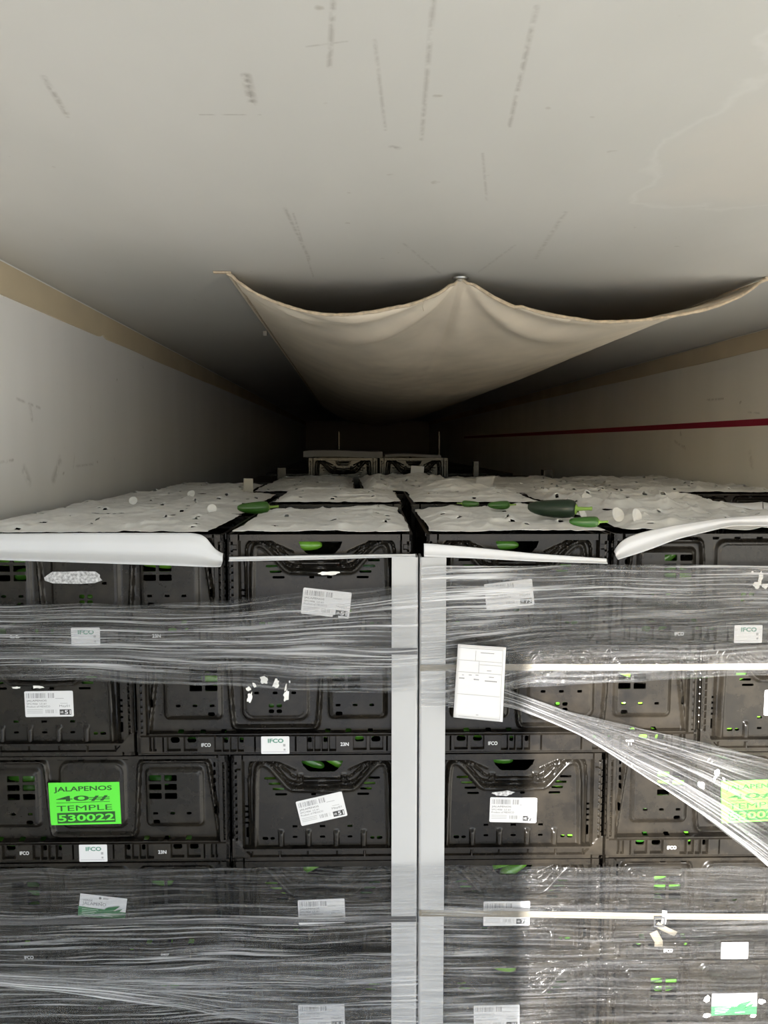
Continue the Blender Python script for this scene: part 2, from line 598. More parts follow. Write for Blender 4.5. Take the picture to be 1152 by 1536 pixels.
def chaikin(pts, it=3):
    for _ in range(it):
        q = [pts[0]]
        for a, b in zip(pts[:-1], pts[1:]):
            q += [(a[0] * .75 + b[0] * .25, a[1] * .75 + b[1] * .25), (a[0] * .25 + b[0] * .75, a[1] * .25 + b[1] * .75)]
        q.append(pts[-1])
        pts = q
    return pts


def sstep(x):
    x = np.clip(x, 0, 1)
    return x * x * (3 - 2 * x)


def bump(d, wd, h):
    return h * np.where(d < wd, 0.5 + 0.5 * np.cos(np.pi * np.clip(d / wd, 0, 1)), 0)


def boss(sdf, edge, h):
    return h * sstep(-sdf / edge)


def mirror(fn):
    return lambda U, V: fn(np.abs(U), V)


def wide_height(U, V):
    A = np.abs(U)
    h = np.full(U.shape, -7.0)
    ser = chaikin([(0, 53), (74, 53), (90, 54), (94, 75), (100, 185), (103, 212), (122, 213), (236, 213), (252, 212), (256, 180), (274, 48)], 3)
    h += bump(poly_dist(A, V, ser), 7.5, 9.0)
    h += boss(rrect(A, V, 178, 135, 66, 66, 14), 11, 9.0)
    h += boss(rrect(A, V, 0, 141, 76, 76, 24), 11, 7.0)
    # pressed valley just inside each boss rim
    h -= bump(np.abs(rrect(A, V, 178, 135, 57, 57, 10)), 3.5, 1.8)
    h -= bump(np.abs(rrect(A, V, 0, 141, 65, 65, 18)), 3.5, 1.5)
    # top rim, lower ledge
    h = np.where(V > 220, 9.0, h)
    h = np.where((V > 41) & (V < 45), 8.0, h)
    # corner posts
    post = A > 273
    h = np.where(post, 8.0, h)
    h = np.where((A > 273) & (A < 276.5), -3.0, h)
    cell = (A > 284) & (A < 292) & (V > 46) & (V < 214)
    h = np.where(cell & (np.mod(V - 46, 15) < 11), -4.0, h)
    h = np.where(cell & (np.mod(V - 46, 15) >= 11), 5.0, h)
    # rail
    rail = V <= 41
    h = np.where(rail, 8.0, h)
    rec = np.zeros(U.shape, bool)
    for u0 in (68, 84.5, 101, 117.5):
        rec |= (A > u0) & (A < u0 + 13) & (V > 6) & (V < 37)
    for u0, u1 in ((168, 197), (204, 233), (256, 263), (266, 272)):
        rec |= (A > u0) & (A < u1) & (V > 8) & (V < 38)
    rec |= (A > 240) & (A < 243) & (V > 6) & (V < 38)
    rec |= (A > 42) & (A < 45) & (V > 6) & (V < 38)
    h = np.where(rail & rec, 0.0, h)
    h = np.where(rail & (V < 4), 6.0, h)
    h = np.where((V > 38.5) & (V < 41), 5.0, h)
    return h


def wide_holes(U, V):
    A = np.abs(U)
    d = np.full(U.shape, 1e9)
    def add(s):
        nonlocal d
        d = np.minimum(d, s)
    for cx in (137, 170.5):
        for cy in (178, 159, 139.5):
            add(rrect(A, V, cx, cy, 13.5, 6.6, 2))
    for cx in (136, 173, 209):
        add(rrect(A, V, cx, 102, 5.5, 2.8, 2))
    add(rrect(A, V, 138, 84, 7.5, 4.6, 4))
    for cx in (0, 40):
        add(rrect(A, V, cx, 128, 5.5, 3, 2.5))
    for cx in (8.5,):
        for cy in (101, 89):
            add(rrect(A, V, cx, cy, 6, 4.2, 3.5))
    for cx in (113, 158, 206):
        add(rrect(A, V, cx, 46.8, 6, 2.2, 2))
    for cx in (24, 71, 118, 165):
        add(rrect(A, V, cx, 217, 7, 2.6, 2))
    for cy in (203, 186, 169, 152):
        add(rrect(A, V, 264.5, cy, 2.4, 5.5, 2))
    add(rrect(A, V, 266.5, 108, 3, 9, 2))
    add(rrect(A, V, 182, 29, 10, 6, 5.5))
    add(rrect(A, V, 218, 29, 10, 6, 5.5))
    for u0 in (68, 101):
        add(rrect(A, V, u0 + 6.5, 28, 4, 6, 3))
    return d


def narrow_height(U, V):
    A = np.abs(U)
    h = np.full(U.shape, -7.0)
    arch = chaikin([(148, 20), (146, 120), (144, 186), (138, 207), (118, 204), (92, 174), (72, 152), (50, 151), (0, 149)], 3)
    d1 = poly_dist(A, V, arch)
    poly = chaikin([(-148, 20), (-146, 120), (-144, 186), (-138, 207), (-118, 204), (-92, 174), (-72, 152), (0, 149), (72, 152), (92, 174),
                    (118, 204), (138, 207), (144, 186), (146, 120), (148, 20)], 2)
    ins = poly_sdf(U, V, poly)
    h += 4.0 * sstep(-ins / 8)
    h += bump(d1, 8.5, 10.0)
    arch2 = chaikin([(160, 24), (160, 190), (152, 214), (126, 214), (98, 196), (76, 168), (56, 163), (0, 161)], 3)
    h += bump(poly_dist(A, V, arch2), 4.0, 7.0)
    arch3 = chaikin([(150, 222), (112, 216), (84, 196), (66, 178), (48, 172), (0, 171)], 3)
    h += bump(poly_dist(A, V, arch3), 3.0, 5.0)
    # little stiffeners around the hand hole
    h += bump(np.abs(rrect(A, V, 48, 174, 6, 7, 2)), 2.0, 3.0)
    h += bump(poly_dist(A, V, [(58, 190), (92, 205)]), 2.2, 4.0)
    h += bump(poly_dist(A, V, [(70, 183), (104, 204)]), 2.2, 3.0)
    for c in (30.5, 91):
        h += 6.5 * np.sqrt(np.clip(1 - ((A - c) / 6.5) ** 2, 0, 1)) * sstep((64 - V) / 12) * (V > 26)
    h = np.where(V > 214, 9.0, h)
    h = np.where((V > 222) & (V < 224), 6.0, h)
    # base ledge with cells
    h = np.where((V < 28) & (V > 21) & (A < 170), 10.0, h)
    h = np.where((V <= 21) & (V > 9) & (A < 170), np.where(np.mod(A + 30, 61) < 3, 8.0, 3.0), h)
    h = np.where((V <= 9) & (A < 172), 9.0, h)
    # posts
    h = np.where(A > 171, 8.0, h)
    h = np.where((A > 171) & (A < 174), -3.0, h)
    cell = (A > 184) & (A < 191) & (V > 44) & (V < 214)
    h = np.where(cell & (np.mod(V - 44, 15) < 11), -4.0, h)
    h = np.where((V > 196) & (V < 208) & (A > 176) & (A < 192), 3.0, h)
    gus = (A > 156) & ((A - 156) > (V - 10) * 0.85) & (V < 48) & (V > 6)
    h = np.where(gus, 9.5, h)
    return h


HAND = [(-47, 212), (47, 212), (42, 200), (32, 189), (26, 186), (-26, 186), (-32, 189), (-42, 200)]


def narrow_holes(U, V):
    A = np.abs(U)
    d = poly_sdf(U, V, HAND)
    def add(s):
        nonlocal d
        d = np.minimum(d, s)
    for cx, cy in ((114, 174), (104, 162), (96, 150.5), (90, 139)):
        add(rrect(A, V, cx, cy, 13, 2.6, 2.2))
    for cx in (0.5, 60.5):
        for cy in (69, 46):
            add(rrect(A, V, cx, cy, 5.5, 2.4, 2))
    add(rrect(A, V, 19, 139, 5.5, 2.5, 2))
    add(rrect(A, V, 126, 43, 6.5, 3.5, 3))
    add(rrect(A, V, 110, 43, 5.0, 3.0, 3))
    for cy in (112, 100, 88, 76):
        add(rrect(A, V, 166, cy, 3.2, 2.4, 1))
    add(rrect(A, V, 166, 55, 2.6, 11, 2))
    return d


KZ = 0.241 / 0.230


def panel_mesh(name, half, height, step, hf, holef, thick=3.5, base=12.0):
    us = np.arange(-half, half + 1e-6, step)
    vs = np.arange(0, height + 1e-6, step)
    U, V = np.meshgrid(us, vs, indexing='ij')
    S = holef(U, V)
    e = 0.25
    gx = (holef(U + e, V) - holef(U - e, V)) / (2 * e)
    gy = (holef(U, V + e) - holef(U, V - e)) / (2 * e)
    gl = np.hypot(gx, gy) + 1e-9
    near = np.abs(S) < step * 0.62
    edge = (U <= us[0]) | (U >= us[-1]) | (V <= vs[0]) | (V >= vs[-1])
    near &= ~edge
    U2 = np.where(near, U - S * gx / gl ** 2, U)
    V2 = np.where(near, V - S * gy / gl ** 2, V)
    H = hf(U2, V2)
    nu, nv = U.shape
    Fq = grid_faces(nu, nv)
    cu, cv = U2.ravel()[Fq].mean(1), V2.ravel()[Fq].mean(1)
    keep = holef(cu, cv) > 0.0
    Fq = Fq[keep]
    yf = base - H.ravel()
    yb = base + thick - 0.6 * H.ravel()
    N = nu * nv
    Vf = np.stack([U2.ravel(), yf, V2.ravel()], 1)
    Vb = np.stack([U2.ravel(), np.maximum(yb, yf + 2.2), V2.ravel()], 1)
    # boundary edges
    E = np.concatenate([Fq[:, [0, 1]], Fq[:, [1, 2]], Fq[:, [2, 3]], Fq[:, [3, 0]]])
    key = np.sort(E, 1)
    code = key[:, 0].astype(np.int64) * N + key[:, 1]
    uq, idx, cnt = np.unique(code, return_index=True, return_counts=True)
    B = E[idx[cnt == 1]]
    walls = np.stack([B[:, 1], B[:, 0], B[:, 0] + N, B[:, 1] + N], 1)
    allV = np.concatenate([Vf, Vb]) / 1000.0 * np.array([1, 1, KZ])
    allF = np.concatenate([Fq, Fq[:, ::-1] + N, walls])
    used = np.zeros(2 * N, bool)
    used[allF.ravel()] = True
    remap = np.cumsum(used) - 1
    return mesh_np(name, allV[used], [remap[allF]], smooth=38)


PANEL_W = panel_mesh('side_panel', 296, 229, 2.0, wide_height, wide_holes)
PANEL_N = panel_mesh('end_panel', 196, 229, 2.0, narrow_height, narrow_holes)
TRAY = boxes_mesh('base', [(-.284, .284, -.184, .184, .004, .009)] +
                  [(-.284, .284, -.184 + k * .046, -.181 + k * .046, .0005, .0041) for k in range(9)])
for me in (PANEL_W, PANEL_N, TRAY):
    me.materials.append(M['black'])

CR_L, CR_W, CR_H = 0.600, 0.400, 0.241
CRATES = {}


def crate(x, y, z, wide, label, group, frame='pallet', rz=0.0):
    """x,y centre of the footprint"""
    if frame == 'pallet':
        loc = L2W(x, y, z)
        base_rz = PALLET_ROT
    else:
        loc, base_rz = (x, y, z), rz
    o = thing('produce_crate', label, 'crate', loc, base_rz + (0 if wide else -math.pi / 2), group)
    link('base', TRAY, None, o)
    link('side_panel', PANEL_W, None, o, (0, -CR_W / 2, 0), 0)
    link('side_panel', PANEL_W, None, o, (0, CR_W / 2, 0), math.pi)
    link('end_panel', PANEL_N, None, o, (CR_L / 2, 0, 0), math.pi / 2)
    link('end_panel', PANEL_N, None, o, (-CR_L / 2, 0, 0), -math.pi / 2)
    o['wide'] = 1 if wide else 0
    return o


def face_child(c, name, me, mat, u, v, out, ang=0.0):
    """put a flat mesh (built in x-z, facing -y) on the crate's visible face"""
    if c['wide']:
        o = link(name, me, mat, c, (u, -CR_W / 2 + out, v))
        o.rotation_euler = (0, ang, 0)
        o.rotation_mode = 'XYZ'
    else:
        o = link(name, me, mat, c, (CR_L / 2 - out, u, v))
        o.matrix_local = Matrix.Translation((CR_L / 2 - out, u, v)) @ Matrix.Rotation(math.pi / 2, 4, 'Z') @ Matrix.Rotation(ang, 4, 'Y')
    return o


# ------------------------------------------------------------------ flat print
_TXT = {}


def text_arrays(s, bold=0.0):
    k = (s, bold)
    if k not in _TXT:
        cu = bpy.data.curves.new('t', 'FONT')
        cu.body = s
        cu.offset = bold
        cu.resolution_u = 3
        ob = bpy.data.objects.new('t', cu)
        COL.objects.link(ob)
        dg = bpy.context.evaluated_depsgraph_get()
        me = bpy.data.meshes.new_from_object(ob.evaluated_get(dg))
        V = np.empty(len(me.vertices) * 3, np.float32)
        me.vertices.foreach_get('co', V)
        V = V.reshape(-1, 3)
        F = [list(p.vertices) for p in me.polygons]
        bpy.data.objects.remove(ob)
        bpy.data.curves.remove(cu)
        bpy.data.meshes.remove(me)
        mn, mx = V.min(0), V.max(0)
        V = (V - mn) / np.maximum(mx - mn, 1e-6)
        _TXT[k] = (V[:, 0], V[:, 1], F)
    return _TXT[k]


class Print:
    """flat coloured pieces in millimetres, x right, z up, facing -y"""
    def __init__(self):
        self.V, self.F = [], []

    def text(self, s, x0, z0, x1, z1, bold=0.0, y=0.0):
        a, b, F = text_arrays(s, bold)
        n = len(self.V)
        for p, q in zip(a, b):
            self.V.append((x0 + p * (x1 - x0), y, z0 + q * (z1 - z0)))
        self.F += [[i + n for i in f] for f in F]
        return self

    def rect(self, x0, z0, x1, z1, y=0.0):
        n = len(self.V)
        self.V += [(x0, y, z0), (x1, y, z0), (x1, y, z1), (x0, y, z1)]
        self.F.append([n, n + 1, n + 2, n + 3])
        return self

    def poly(self, pts, y=0.0):
        n = len(self.V)
        self.V += [(p[0], y, p[1]) for p in pts]
        self.F.append(list(range(n, n + len(pts))))
        return self

    def bars(self, x0, z0, x1, z1, seed, y=0.0, fill=0.5):
        rs = random.Random(seed)
        x = x0
        while x < x1:
            wd = rs.choice((0.5, 0.5, 0.9, 1.4))
            if rs.random() < 0.85:
                self.rect(x, z0, min(x + wd, x1), z1, y)
            x += wd + rs.choice((0.5, 0.7, 1.1, 1.7)) * (1.1 - fill) * 2
        return self

    def mesh(self, name, thick=0.0):
        me = bpy.data.meshes.new(name)
        me.from_pydata([(a / 1000, b / 1000, c / 1000) for a, b, c in self.V], [], self.F)
        me.update()
        if thick:
            bm = bmesh.new()
            bm.from_mesh(me)
            r = bmesh.ops.extrude_face_region(bm, geom=bm.faces[:])
            for v in [q for q in r['geom'] if isinstance(q, bmesh.types.BMVert)]:
                v.co.y -= thick / 1000
            bmesh.ops.recalc_face_normals(bm, faces=bm.faces[:])
            bm.to_mesh(me)
            bm.free()
        return me


def rounded(wd, ht, r=3.0, jag=0.0, seed=0):
    pts = []
    rs = random.Random(seed)
    for cx, cz, a0 in ((wd / 2 - r, ht / 2 - r, 0), (-wd / 2 + r, ht / 2 - r, 90), (-wd / 2 + r, -ht / 2 + r, 180), (wd / 2 - r, -ht / 2 + r, 270)):
        for k in range(5):
            a = math.radians(a0 + k * 22.5)
            pts.append((cx + r * math.cos(a) + rs.uniform(-jag, jag), cz + r * math.sin(a) + rs.uniform(-jag, jag)))
    return pts


def case_label_meshes(num):
    plate = Print().poly(rounded(104, 57, 3)).mesh('case_label', 0.35)
    k = Print()
    k.bars(-48, 13, 12, 24, 4 + len(num), -0.5, 0.55)
    k.text('JALAPENOS', -48, 4.5, -5, 9.5, 0.01, -0.5)
    k.text('SPC/40#  LS #1', -48, -1.5, -6, 2.5, 0.0, -0.5)
    k.text('Product of MEXICO', -48, -7.5, 2, -3.5, 0.0, -0.5)
    k.text('May01', 22, -8.5, 44, -2.5, 0.0, -0.5)
    dark = k.mesh('print')
    f = Print()
    for z in (-13, -16.5, -20):
        f.rect(-48, z, -14, z + 0.9, -0.5)
    f.rect(14, 11.5, 32, 12.6, -0.5)
    f.rect(24, 0.5, 40, 1.4, -0.5)
    f.bars(-8, -20.5, 16, -12.5, 9, -0.5, 0.4)
    faint = f.mesh('print')
    b = Print().rect(22, -24.5, 47, -12.5, -0.5).mesh('print')
    wt = Print().text('HR', 24, -21, 30.5, -16, 0.01, -0.9).text(num, 33, -23, 46, -14, 0.02, -0.9).mesh('print')
    return plate, dark, faint, b, wt


CASE = {k: case_label_meshes(k) for k in ('51', '75')}


def case_label(c, u, v, ang, num, out):
    plate, dark, faint, b, wt = CASE[num]
    p = face_child(c, 'case_label', plate, M['label'], u, v, out, ang)
    for me, mt in ((dark, M['ink']), (faint, M['faint_ink']), (b, M['black_ink']), (wt, M['label'])):
        link('print', me, mt, p)
    return p


NEON_PLATE = Print().poly([(-77, -47), (76, -49), (77, 46), (-77, 49)]).mesh('green_sticker', 0.3)
_n = Print()
_n.text('JALAPENOS', -66, 25, 60, 39, 0.02, -0.5)
_n.text('40#', -62, 5, 54, 18, 0.015, -0.5).rect(-62, 2.2, 54, 3.3, -0.5)
_n.text('TEMPLE', -62, -16, 58, -4, 0.0, -0.5)
_n.rect(-62, -44, 64, -20, -0.5)
NEON_PRINT = _n.mesh('print')
NEON_NUM = Print().text('530022', -60, -40, 62, -24, 0.025, -0.9).mesh('print')


def neon_label(c, u, v, ang, out):
    p = face_child(c, 'green_sticker', NEON_PLATE, M['neon'], u, v, out, ang)
    link('print', NEON_PRINT, M['neon_ink'], p)
    link('print', NEON_NUM, M['neon'], p)


POOL_PLATE = Print().poly(rounded(61, 39, 2)).mesh('pool_sticker', 0.3)
POOL_LOGO = Print().text('IFCO', -16, 5, 18, 14.5, 0.035, -0.5).mesh('print')
_q = Print().rect(-27, -15.4, 24, -14.6, -0.5).rect(17, -3, 22, 2.5, -0.5).rect(18, -12, 22, -8, -0.5)
POOL_LINE = _q.mesh('print')


def pool_label(c, out=0.0030):
    p = face_child(c, 'pool_sticker', POOL_PLATE, M['label'], 0, 0.0212, out)
    link('print', POOL_LOGO, M['teal'], p)
    link('print', POOL_LINE, M['faint_ink'], p)


BRAND_PLATE = Print().poly([(-52, -25), (51, -27), (53, 24), (20, 25), (-50, 27)]).mesh('produce_sticker', 0.3)
BRAND_GREEN = Print().poly([(-52, -25), (51, -27), (52, -8), (15, -6), (-52, -2)], -0.5).mesh('print')
_b = Print().text('JALAPENO', -44, 0, 8, 9, 0.0, -0.5).rect(-4.5, 10.2, -0.5, 11.2, -0.5).text('VERDE', -44, 11, -22, 15, 0.0, -0.5)
_b.poly([(-6 + 3 * math.cos(a), 20 + 3 * math.sin(a)) for a in np.linspace(0, 6.1, 10)], -0.5).rect(0, 20.5, 12, 21.5, -0.5).rect(0, 18, 12, 19, -0.5)
BRAND_INK = _b.mesh('print')
_b = Print()
for k, z in enumerate((-8, -12, -16, -20)):
    _b.rect(-44, z, -8 - 4 * k, z + 1.3, -0.9)
_b.rect(2, -21, 24, -19.5, -0.9)
BRAND_LINES = _b.mesh('print')


def leafy(pts):
    return pts


_b = Print()
for ox, oz, L, wd, an in ((24, -1, 34, 9, 26), (16, -1, 24, 6, 22), (34, -6, 26, 6, 30)):
    a = math.radians(an)
    ring = [(t, wd / 2 * math.sin(math.pi * min(1, (t / L + .5)) ** 0.8)) for t in np.linspace(-L / 2, L / 2, 9)]
    ring = ring + [(t, -w2) for t, w2 in reversed(ring[1:-1])]
    _b.poly([(ox + t * math.cos(a) - s * math.sin(a), oz + t * math.sin(a) + s * math.cos(a)) for t, s in ring], -1.1 - 0.05 * ox)
BRAND_PEPPER = _b.mesh('print')


def brand_label(c, u, v, ang, out):
    p = face_child(c, 'produce_sticker', BRAND_PLATE, M['label'], u, v, out, ang)
    link('print', BRAND_GREEN, M['leaf_green'], p)
    link('print', BRAND_INK, M['ink'], p)
    link('print', BRAND_LINES, M['pale_green'], p)
    link('print', BRAND_PEPPER, M['leaf_green'], p)


def rail_marks(c, left='IFCO', right='23N', right2=None):
    if left:
        me = Print().text(left, -10, -4, 10, 4, 0.02, 0).mesh('lettering')
        face_child(c, 'lettering', me, M['mould_white'], -0.1495, 0.022, 0.0037)
    if right:
        k = Print()
        if right2:
            k.text(right, -9, 1, 9, 6, 0.02, 0).text(right2, -3, -6, 4, -1, 0.02, 0)
        else:
            k.text(right, -9, -4, 9, 4, 0.02, 0)
        face_child(c, 'lettering', k.mesh('lettering'), M['mould_white'], 0.1500, 0.022, 0.0037)


def residue(c, blobs, out, mat='residue', seed=1, rect=False):
    """torn paper flecks: list of (u_mm, v_mm, w, h, angle)"""
    rs = random.Random(seed)
    k = Print()
    for (u, v, wd, ht, an) in blobs:
        a = math.radians(an)
        pts = []
        for t in range(14):
            th = t / 14 * 2 * math.pi
            r = rs.uniform(0.6, 1.15)
            if rect:
                r = rs.uniform(0.9, 1.05) / max(abs(math.cos(th)), abs(math.sin(th)))
            x, z = wd / 2 * r * math.cos(th), ht / 2 * r * math.sin(th)
            pts.append((u + x * math.cos(a) - z * math.sin(a), v + x * math.sin(a) + z * math.cos(a)))
        k.poly(pts)
    me = k.mesh('torn_label', 0.3)
    return face_child(c, 'torn_label', me, M[mat], 0, 0, out)


# ------------------------------------------------------------------ the two front pallets
TOP = 2.0
GAP = 0.010
LAYER = [TOP - CR_H * (k + 1) for k in range(5)]      # base heights, layer 1..5


def xs_for(side, wide_left):
    """footprint centres for the two front crates of a layer"""
    if side < 0:
        x0 = -1.0 - GAP
    else:
        x0 = GAP + 0.002
    if wide_left:
        return (x0 + 0.3, True), (x0 + 0.8, False)
    return (x0 + 0.2, False), (x0 + 0.7, True)


LBL = {
    (-1, 1, 1): 'black crate with a worn silver label patch under the drooping paper flap',
    (-1, 1, 0): 'black crate under the thin paper strip, clockwise tilted case label numbered 51',
    (-1, 2, 0): 'black crate at left with level case label numbered 51 and no film over it',
    (-1, 2, 1): 'black crate with an arc of torn white label scraps on its middle panel',
    (-1, 3, 1): 'black crate with the big neon green sticker that is fully in view',
    (-1, 3, 0): 'black crate with case label 51 tilted upward to the right, below film',
    (-1, 4, 1): 'black crate with a tilted white and green jalapeno sticker under film',
    (-1, 4, 0): 'black crate whose case label 51 is crossed by a dark strap',
    (-1, 5, 1): 'black crate lowest in left pallet, plain front with a gathered film rope',
    (-1, 5, 0): 'black crate lowest in left pallet, cut case label beside the white corner board',
    (1, 1, 0): 'black crate with upward tilted case label 75 behind glossy top film',
    (1, 1, 1): 'black crate behind glossy film with wrapped pool sticker, flap lifted above it',
    (1, 2, 1): 'sunlit dusty black crate behind the pinned white placard and twisted film',
    (1, 2, 0): 'sunlit black crate cut off at the right under the cream strap',
    (1, 3, 0): 'half sunlit black crate with hand hole of peppers and level case label 75',
    (1, 3, 1): 'sunlit black crate with neon green sticker partly veiled by fanned film',
    (1, 4, 0): 'black crate under crinkled shiny film with case label 75 by the strap',
    (1, 4, 1): 'sunlit crate under film with pool sticker and knotted strap',
    (1, 5, 0): 'lowest crate in right pallet, cut case label behind streaked film',
    (1, 5, 1): 'lowest crate in right pallet with torn white and green jalapeno sticker',
}
WIDE_LEFT = {-1: {1: True, 2: False, 3: True, 4: True, 5: True}, 1: {1: False, 2: True, 3: False, 4: False, 5: False}}
FRONT = {}
for side in (-1, 1):
    for k in range(1, 6):
        for x, wide in xs_for(side, WIDE_LEFT[side][k]):
            c = crate(x, 0.2 if wide else 0.3, LAYER[k - 1], wide, LBL[(side, k, int(wide))],
                      'black crates on the %s wrapped pallet' % ('left' if side < 0 else 'right'))
            FRONT[(side, k, int(wide))] = c
            c['cx'] = x

# the unseen lower crates of the load: plain tubs, one mass per pallet row
def hidden_stack(name, items, label, frame):
    Vs, Fs, n = [], [], 0
    for (x0, x1, y0, y1, z0, z1) in items:
        z = z0
        while z < z1 - 0.012:
            t = min(z + CR_H - .002, z1)
            V, Fq = box_arrays(x0 + .006, x1 - .006, y0 + .006, y1 - .006, z, t)
            if frame == 'pallet':
                V = np.array([L2W(*p) for p in V])
            Vs.append(V); Fs.append(Fq + n); n += 8
            z += CR_H
    o = link(name, mesh_np(name, np.concatenate(Vs), [np.concatenate(Fs)]), M['black'])
    tag(o, label, 'crates', kind='stuff')


for side, nm in ((-1, 'left'), (1, 'right')):
    x0 = -1.0 - GAP if side < 0 else GAP + 0.002
    zl = LAYER[4]
    hidden_stack('stacked_crates', [(x0, x0 + 1.0, 0.0, 0.6, 0.16, zl - .002), (x0, x0 + 1.0, 0.62, 1.2, 0.16, LAYER[0] - .002), ((x0 + .6, x0 + 1.0) if side < 0 else (x0, x0 + .4)) + (0.62, 1.2, LAYER[0] - .001, LAYER[0] + .0149)],
                 'unseen lower black crates of the %s wrapped pallet' % nm, 'pallet')
hidden_stack('stacked_crates', [(-1.175, -.78, 1.27, 2.60, .16, LAYER[0] - .002), (-.77, -.38, 1.39, 2.60, .16, LAYER[0] - .002), (-.35, .05, 1.30, 2.51, .16, LAYER[0] - .002),
                                (.06, .66, 1.24, 2.44, .16, LAYER[0] - .002), (.67, 1.26, 1.24, 2.44, .16, LAYER[0] - .002)], 'unseen lower black crates of the second pallet row', 'trailer')
hidden_stack('stacked_crates', [(-1.2, .2, 2.80, 4.0, .16, 2.108 - CR_H - .002), (.25, 1.2, 2.80, 4.0, .16, 1.9)] +
             [(-1.2, 1.2, y, y + 1.2, .16, 1.9) for y in (4.1, 5.8, 7.1, 8.4, 9.7, 11.0, 12.3)], 'unseen black crates of the deeper pallet rows', 'trailer')

# remaining crates of the top layer (behind the front ones)
for side, nm in ((-1, 'left'), (1, 'right')):
    x0 = -1.0 - GAP if side < 0 else GAP + 0.002
    xw = x0 + 0.3 if side < 0 else x0 + 0.7
    xn = x0 + 0.8 if side < 0 else x0 + 0.2
    for j, ord_ in ((1, 'second'), (2, 'third')):
        crate(xw, 0.2 + 0.4 * j, LAYER[0], True, 'black paper-covered crate, %s from the front along %s wall side of load' % (ord_, nm),
              'black crates on the %s wrapped pallet' % nm)
    crate(xn, 0.905, LAYER[0] + .016, False, 'black paper-covered crate, second in the %s inner column' % nm, 'black crates on the %s wrapped pallet' % nm)


def uv_on(c, px, py):
    x, z = front(px, py, 0.005)
    return x - c['cx'], z - c.location.z


def put_case(key, px, py, ang, num):
    c = FRONT[key]
    u, v = uv_on(c, px, py)
    case_label(c, u, v, math.radians(-ang), num, 0.0143)


put_case((-1, 1, 0), 489, 906, -6.5, '51')
put_case((-1, 2, 0), 71, 1058, 0.5, '51')
put_case((-1, 3, 0), 482, 1216, 13, '51')
put_case((-1, 4, 0), 482, 1371, 2, '51')
put_case((-1, 5, 0), 482, 1529, 1, '51')
put_case((1, 1, 0), 765, 893, 6.5, '75')
put_case((1, 2, 0), 1185, 1056, 0, '75')
put_case((1, 3, 0), 771, 1218, -1.5, '75')
put_case((1, 4, 0), 761, 1374, 0, '75')
put_case((1, 5, 0), 746, 1530, 1, '75')

for key, px, py, ang in (((-1, 3, 1), 126, 1207, 1.5), ((1, 3, 1), 1136, 1203, 3.0)):
    u, v = uv_on(FRONT[key], px, py)
    neon_label(FRONT[key], u, v, math.radians(-ang), 0.0114)
for key, px, py, ang in (((-1, 4, 1), 152, 1363, -6.0), ((1, 5, 1), 1103, 1509, 2.5)):
    u, v = uv_on(FRONT[key], px, py)
    brand_label(FRONT[key], u, v, math.radians(-ang), 0.0114)
for key in ((-1, 1, 1), (-1, 2, 1), (-1, 3, 1), (1, 1, 1), (1, 4, 1)):
    pool_label(FRONT[key])
rail_marks(FRONT[(-1, 1, 1)], 'E6', '23N')
rail_marks(FRONT[(-1, 2, 1)])
rail_marks(FRONT[(-1, 3, 1)])
rail_marks(FRONT[(-1, 4, 1)], 'IFCO', '0407', '11')
rail_marks(FRONT[(1, 1, 1)], 'IFCO', None)
rail_marks(FRONT[(1, 2, 1)], 'IFCO', '9422', '11')
rail_marks(FRONT[(1, 3, 1)], 'IFCO', None)
rail_marks(FRONT[(1, 4, 1)], 'IFCO', None)


def px_blobs(key, items):
    c = FRONT[key]
    r = []
    for px, py, wd, ht, an in items:
        u, v = uv_on(c, px, py)
        r.append((u * 1000, v * 1000, wd / .717, ht / .717, an))
    return r


def torn(key, items, out=0.0112, mat='residue', seed=1, rect=False):
    residue(FRONT[key], px_blobs(key, items), out, mat, seed, rect)


torn((-1, 1, 1), [(109, 867, 86, 19, 0)], mat='silver', seed=4, rect=True)
torn((-1, 1, 0), [(493, 860, 34, 7, 2)], 0.0080, seed=6)
torn((-1, 2, 0), [(25, 1031, 14, 4, 0), (58, 1030, 22, 5, 0)], 0.0030, seed=8)
torn((-1, 2, 1), [(374, 1048, 9, 20, -15), (381, 1029, 5, 10, 20), (396, 1021, 13, 17, 30), (413, 1027, 11, 18, -25), (429, 1045, 9, 22, -12),
                  (428, 1033, 3, 14, -10), (372, 1035, 9, 8, 0), (434, 1024, 3, 4, 0)], 0.0114, seed=9)
torn((1, 1, 1), [(1143, 868, 8, 22, -10), (1137, 878, 12, 12, 20), (1150, 880, 12, 9, 0), (1131, 860, 5, 6, 0)], 0.0112, seed=10)
torn((1, 3, 1), [(1077, 1160, 10, 14, 20), (1074, 1168, 5, 14, -20), (1087, 1170, 3, 10, 30), (1054, 1179, 11, 15, 30), (1112, 1258, 12, 5, 10), (1126, 1256, 6, 9, -10)], 0.0095, seed=12)
torn((1, 5, 1), [(1062, 1502, 12, 14, 0), (1145, 1505, 12, 10, 0), (1062, 1526, 14, 8, 0), (1132, 1527, 12, 8, 0)], 0.0117, seed=13)
torn((1, 3, 0), [(756, 1191, 40, 9, 0)], 0.008, 'silver', seed=14)

# ------------------------------------------------------------------ peppers
def lathe_bent(name, prof, bend, seg=12):
    """prof list of (s along x, r); bent in z"""
    V, F = [], []
    for s, r in prof:
        for k in range(seg):
            a = 2 * math.pi * k / seg
            V.append((s, r * math.cos(a), r * math.sin(a) + bend * (s / 0.04) ** 2))
    for i in range(len(prof) - 1):
        for k in range(seg):
            k2 = (k + 1) % seg
            F.append((i * seg + k, i * seg + k2, (i + 1) * seg + k2, (i + 1) * seg + k))
    return mesh_np(name, np.array(V), [np.array(F)], smooth=180)


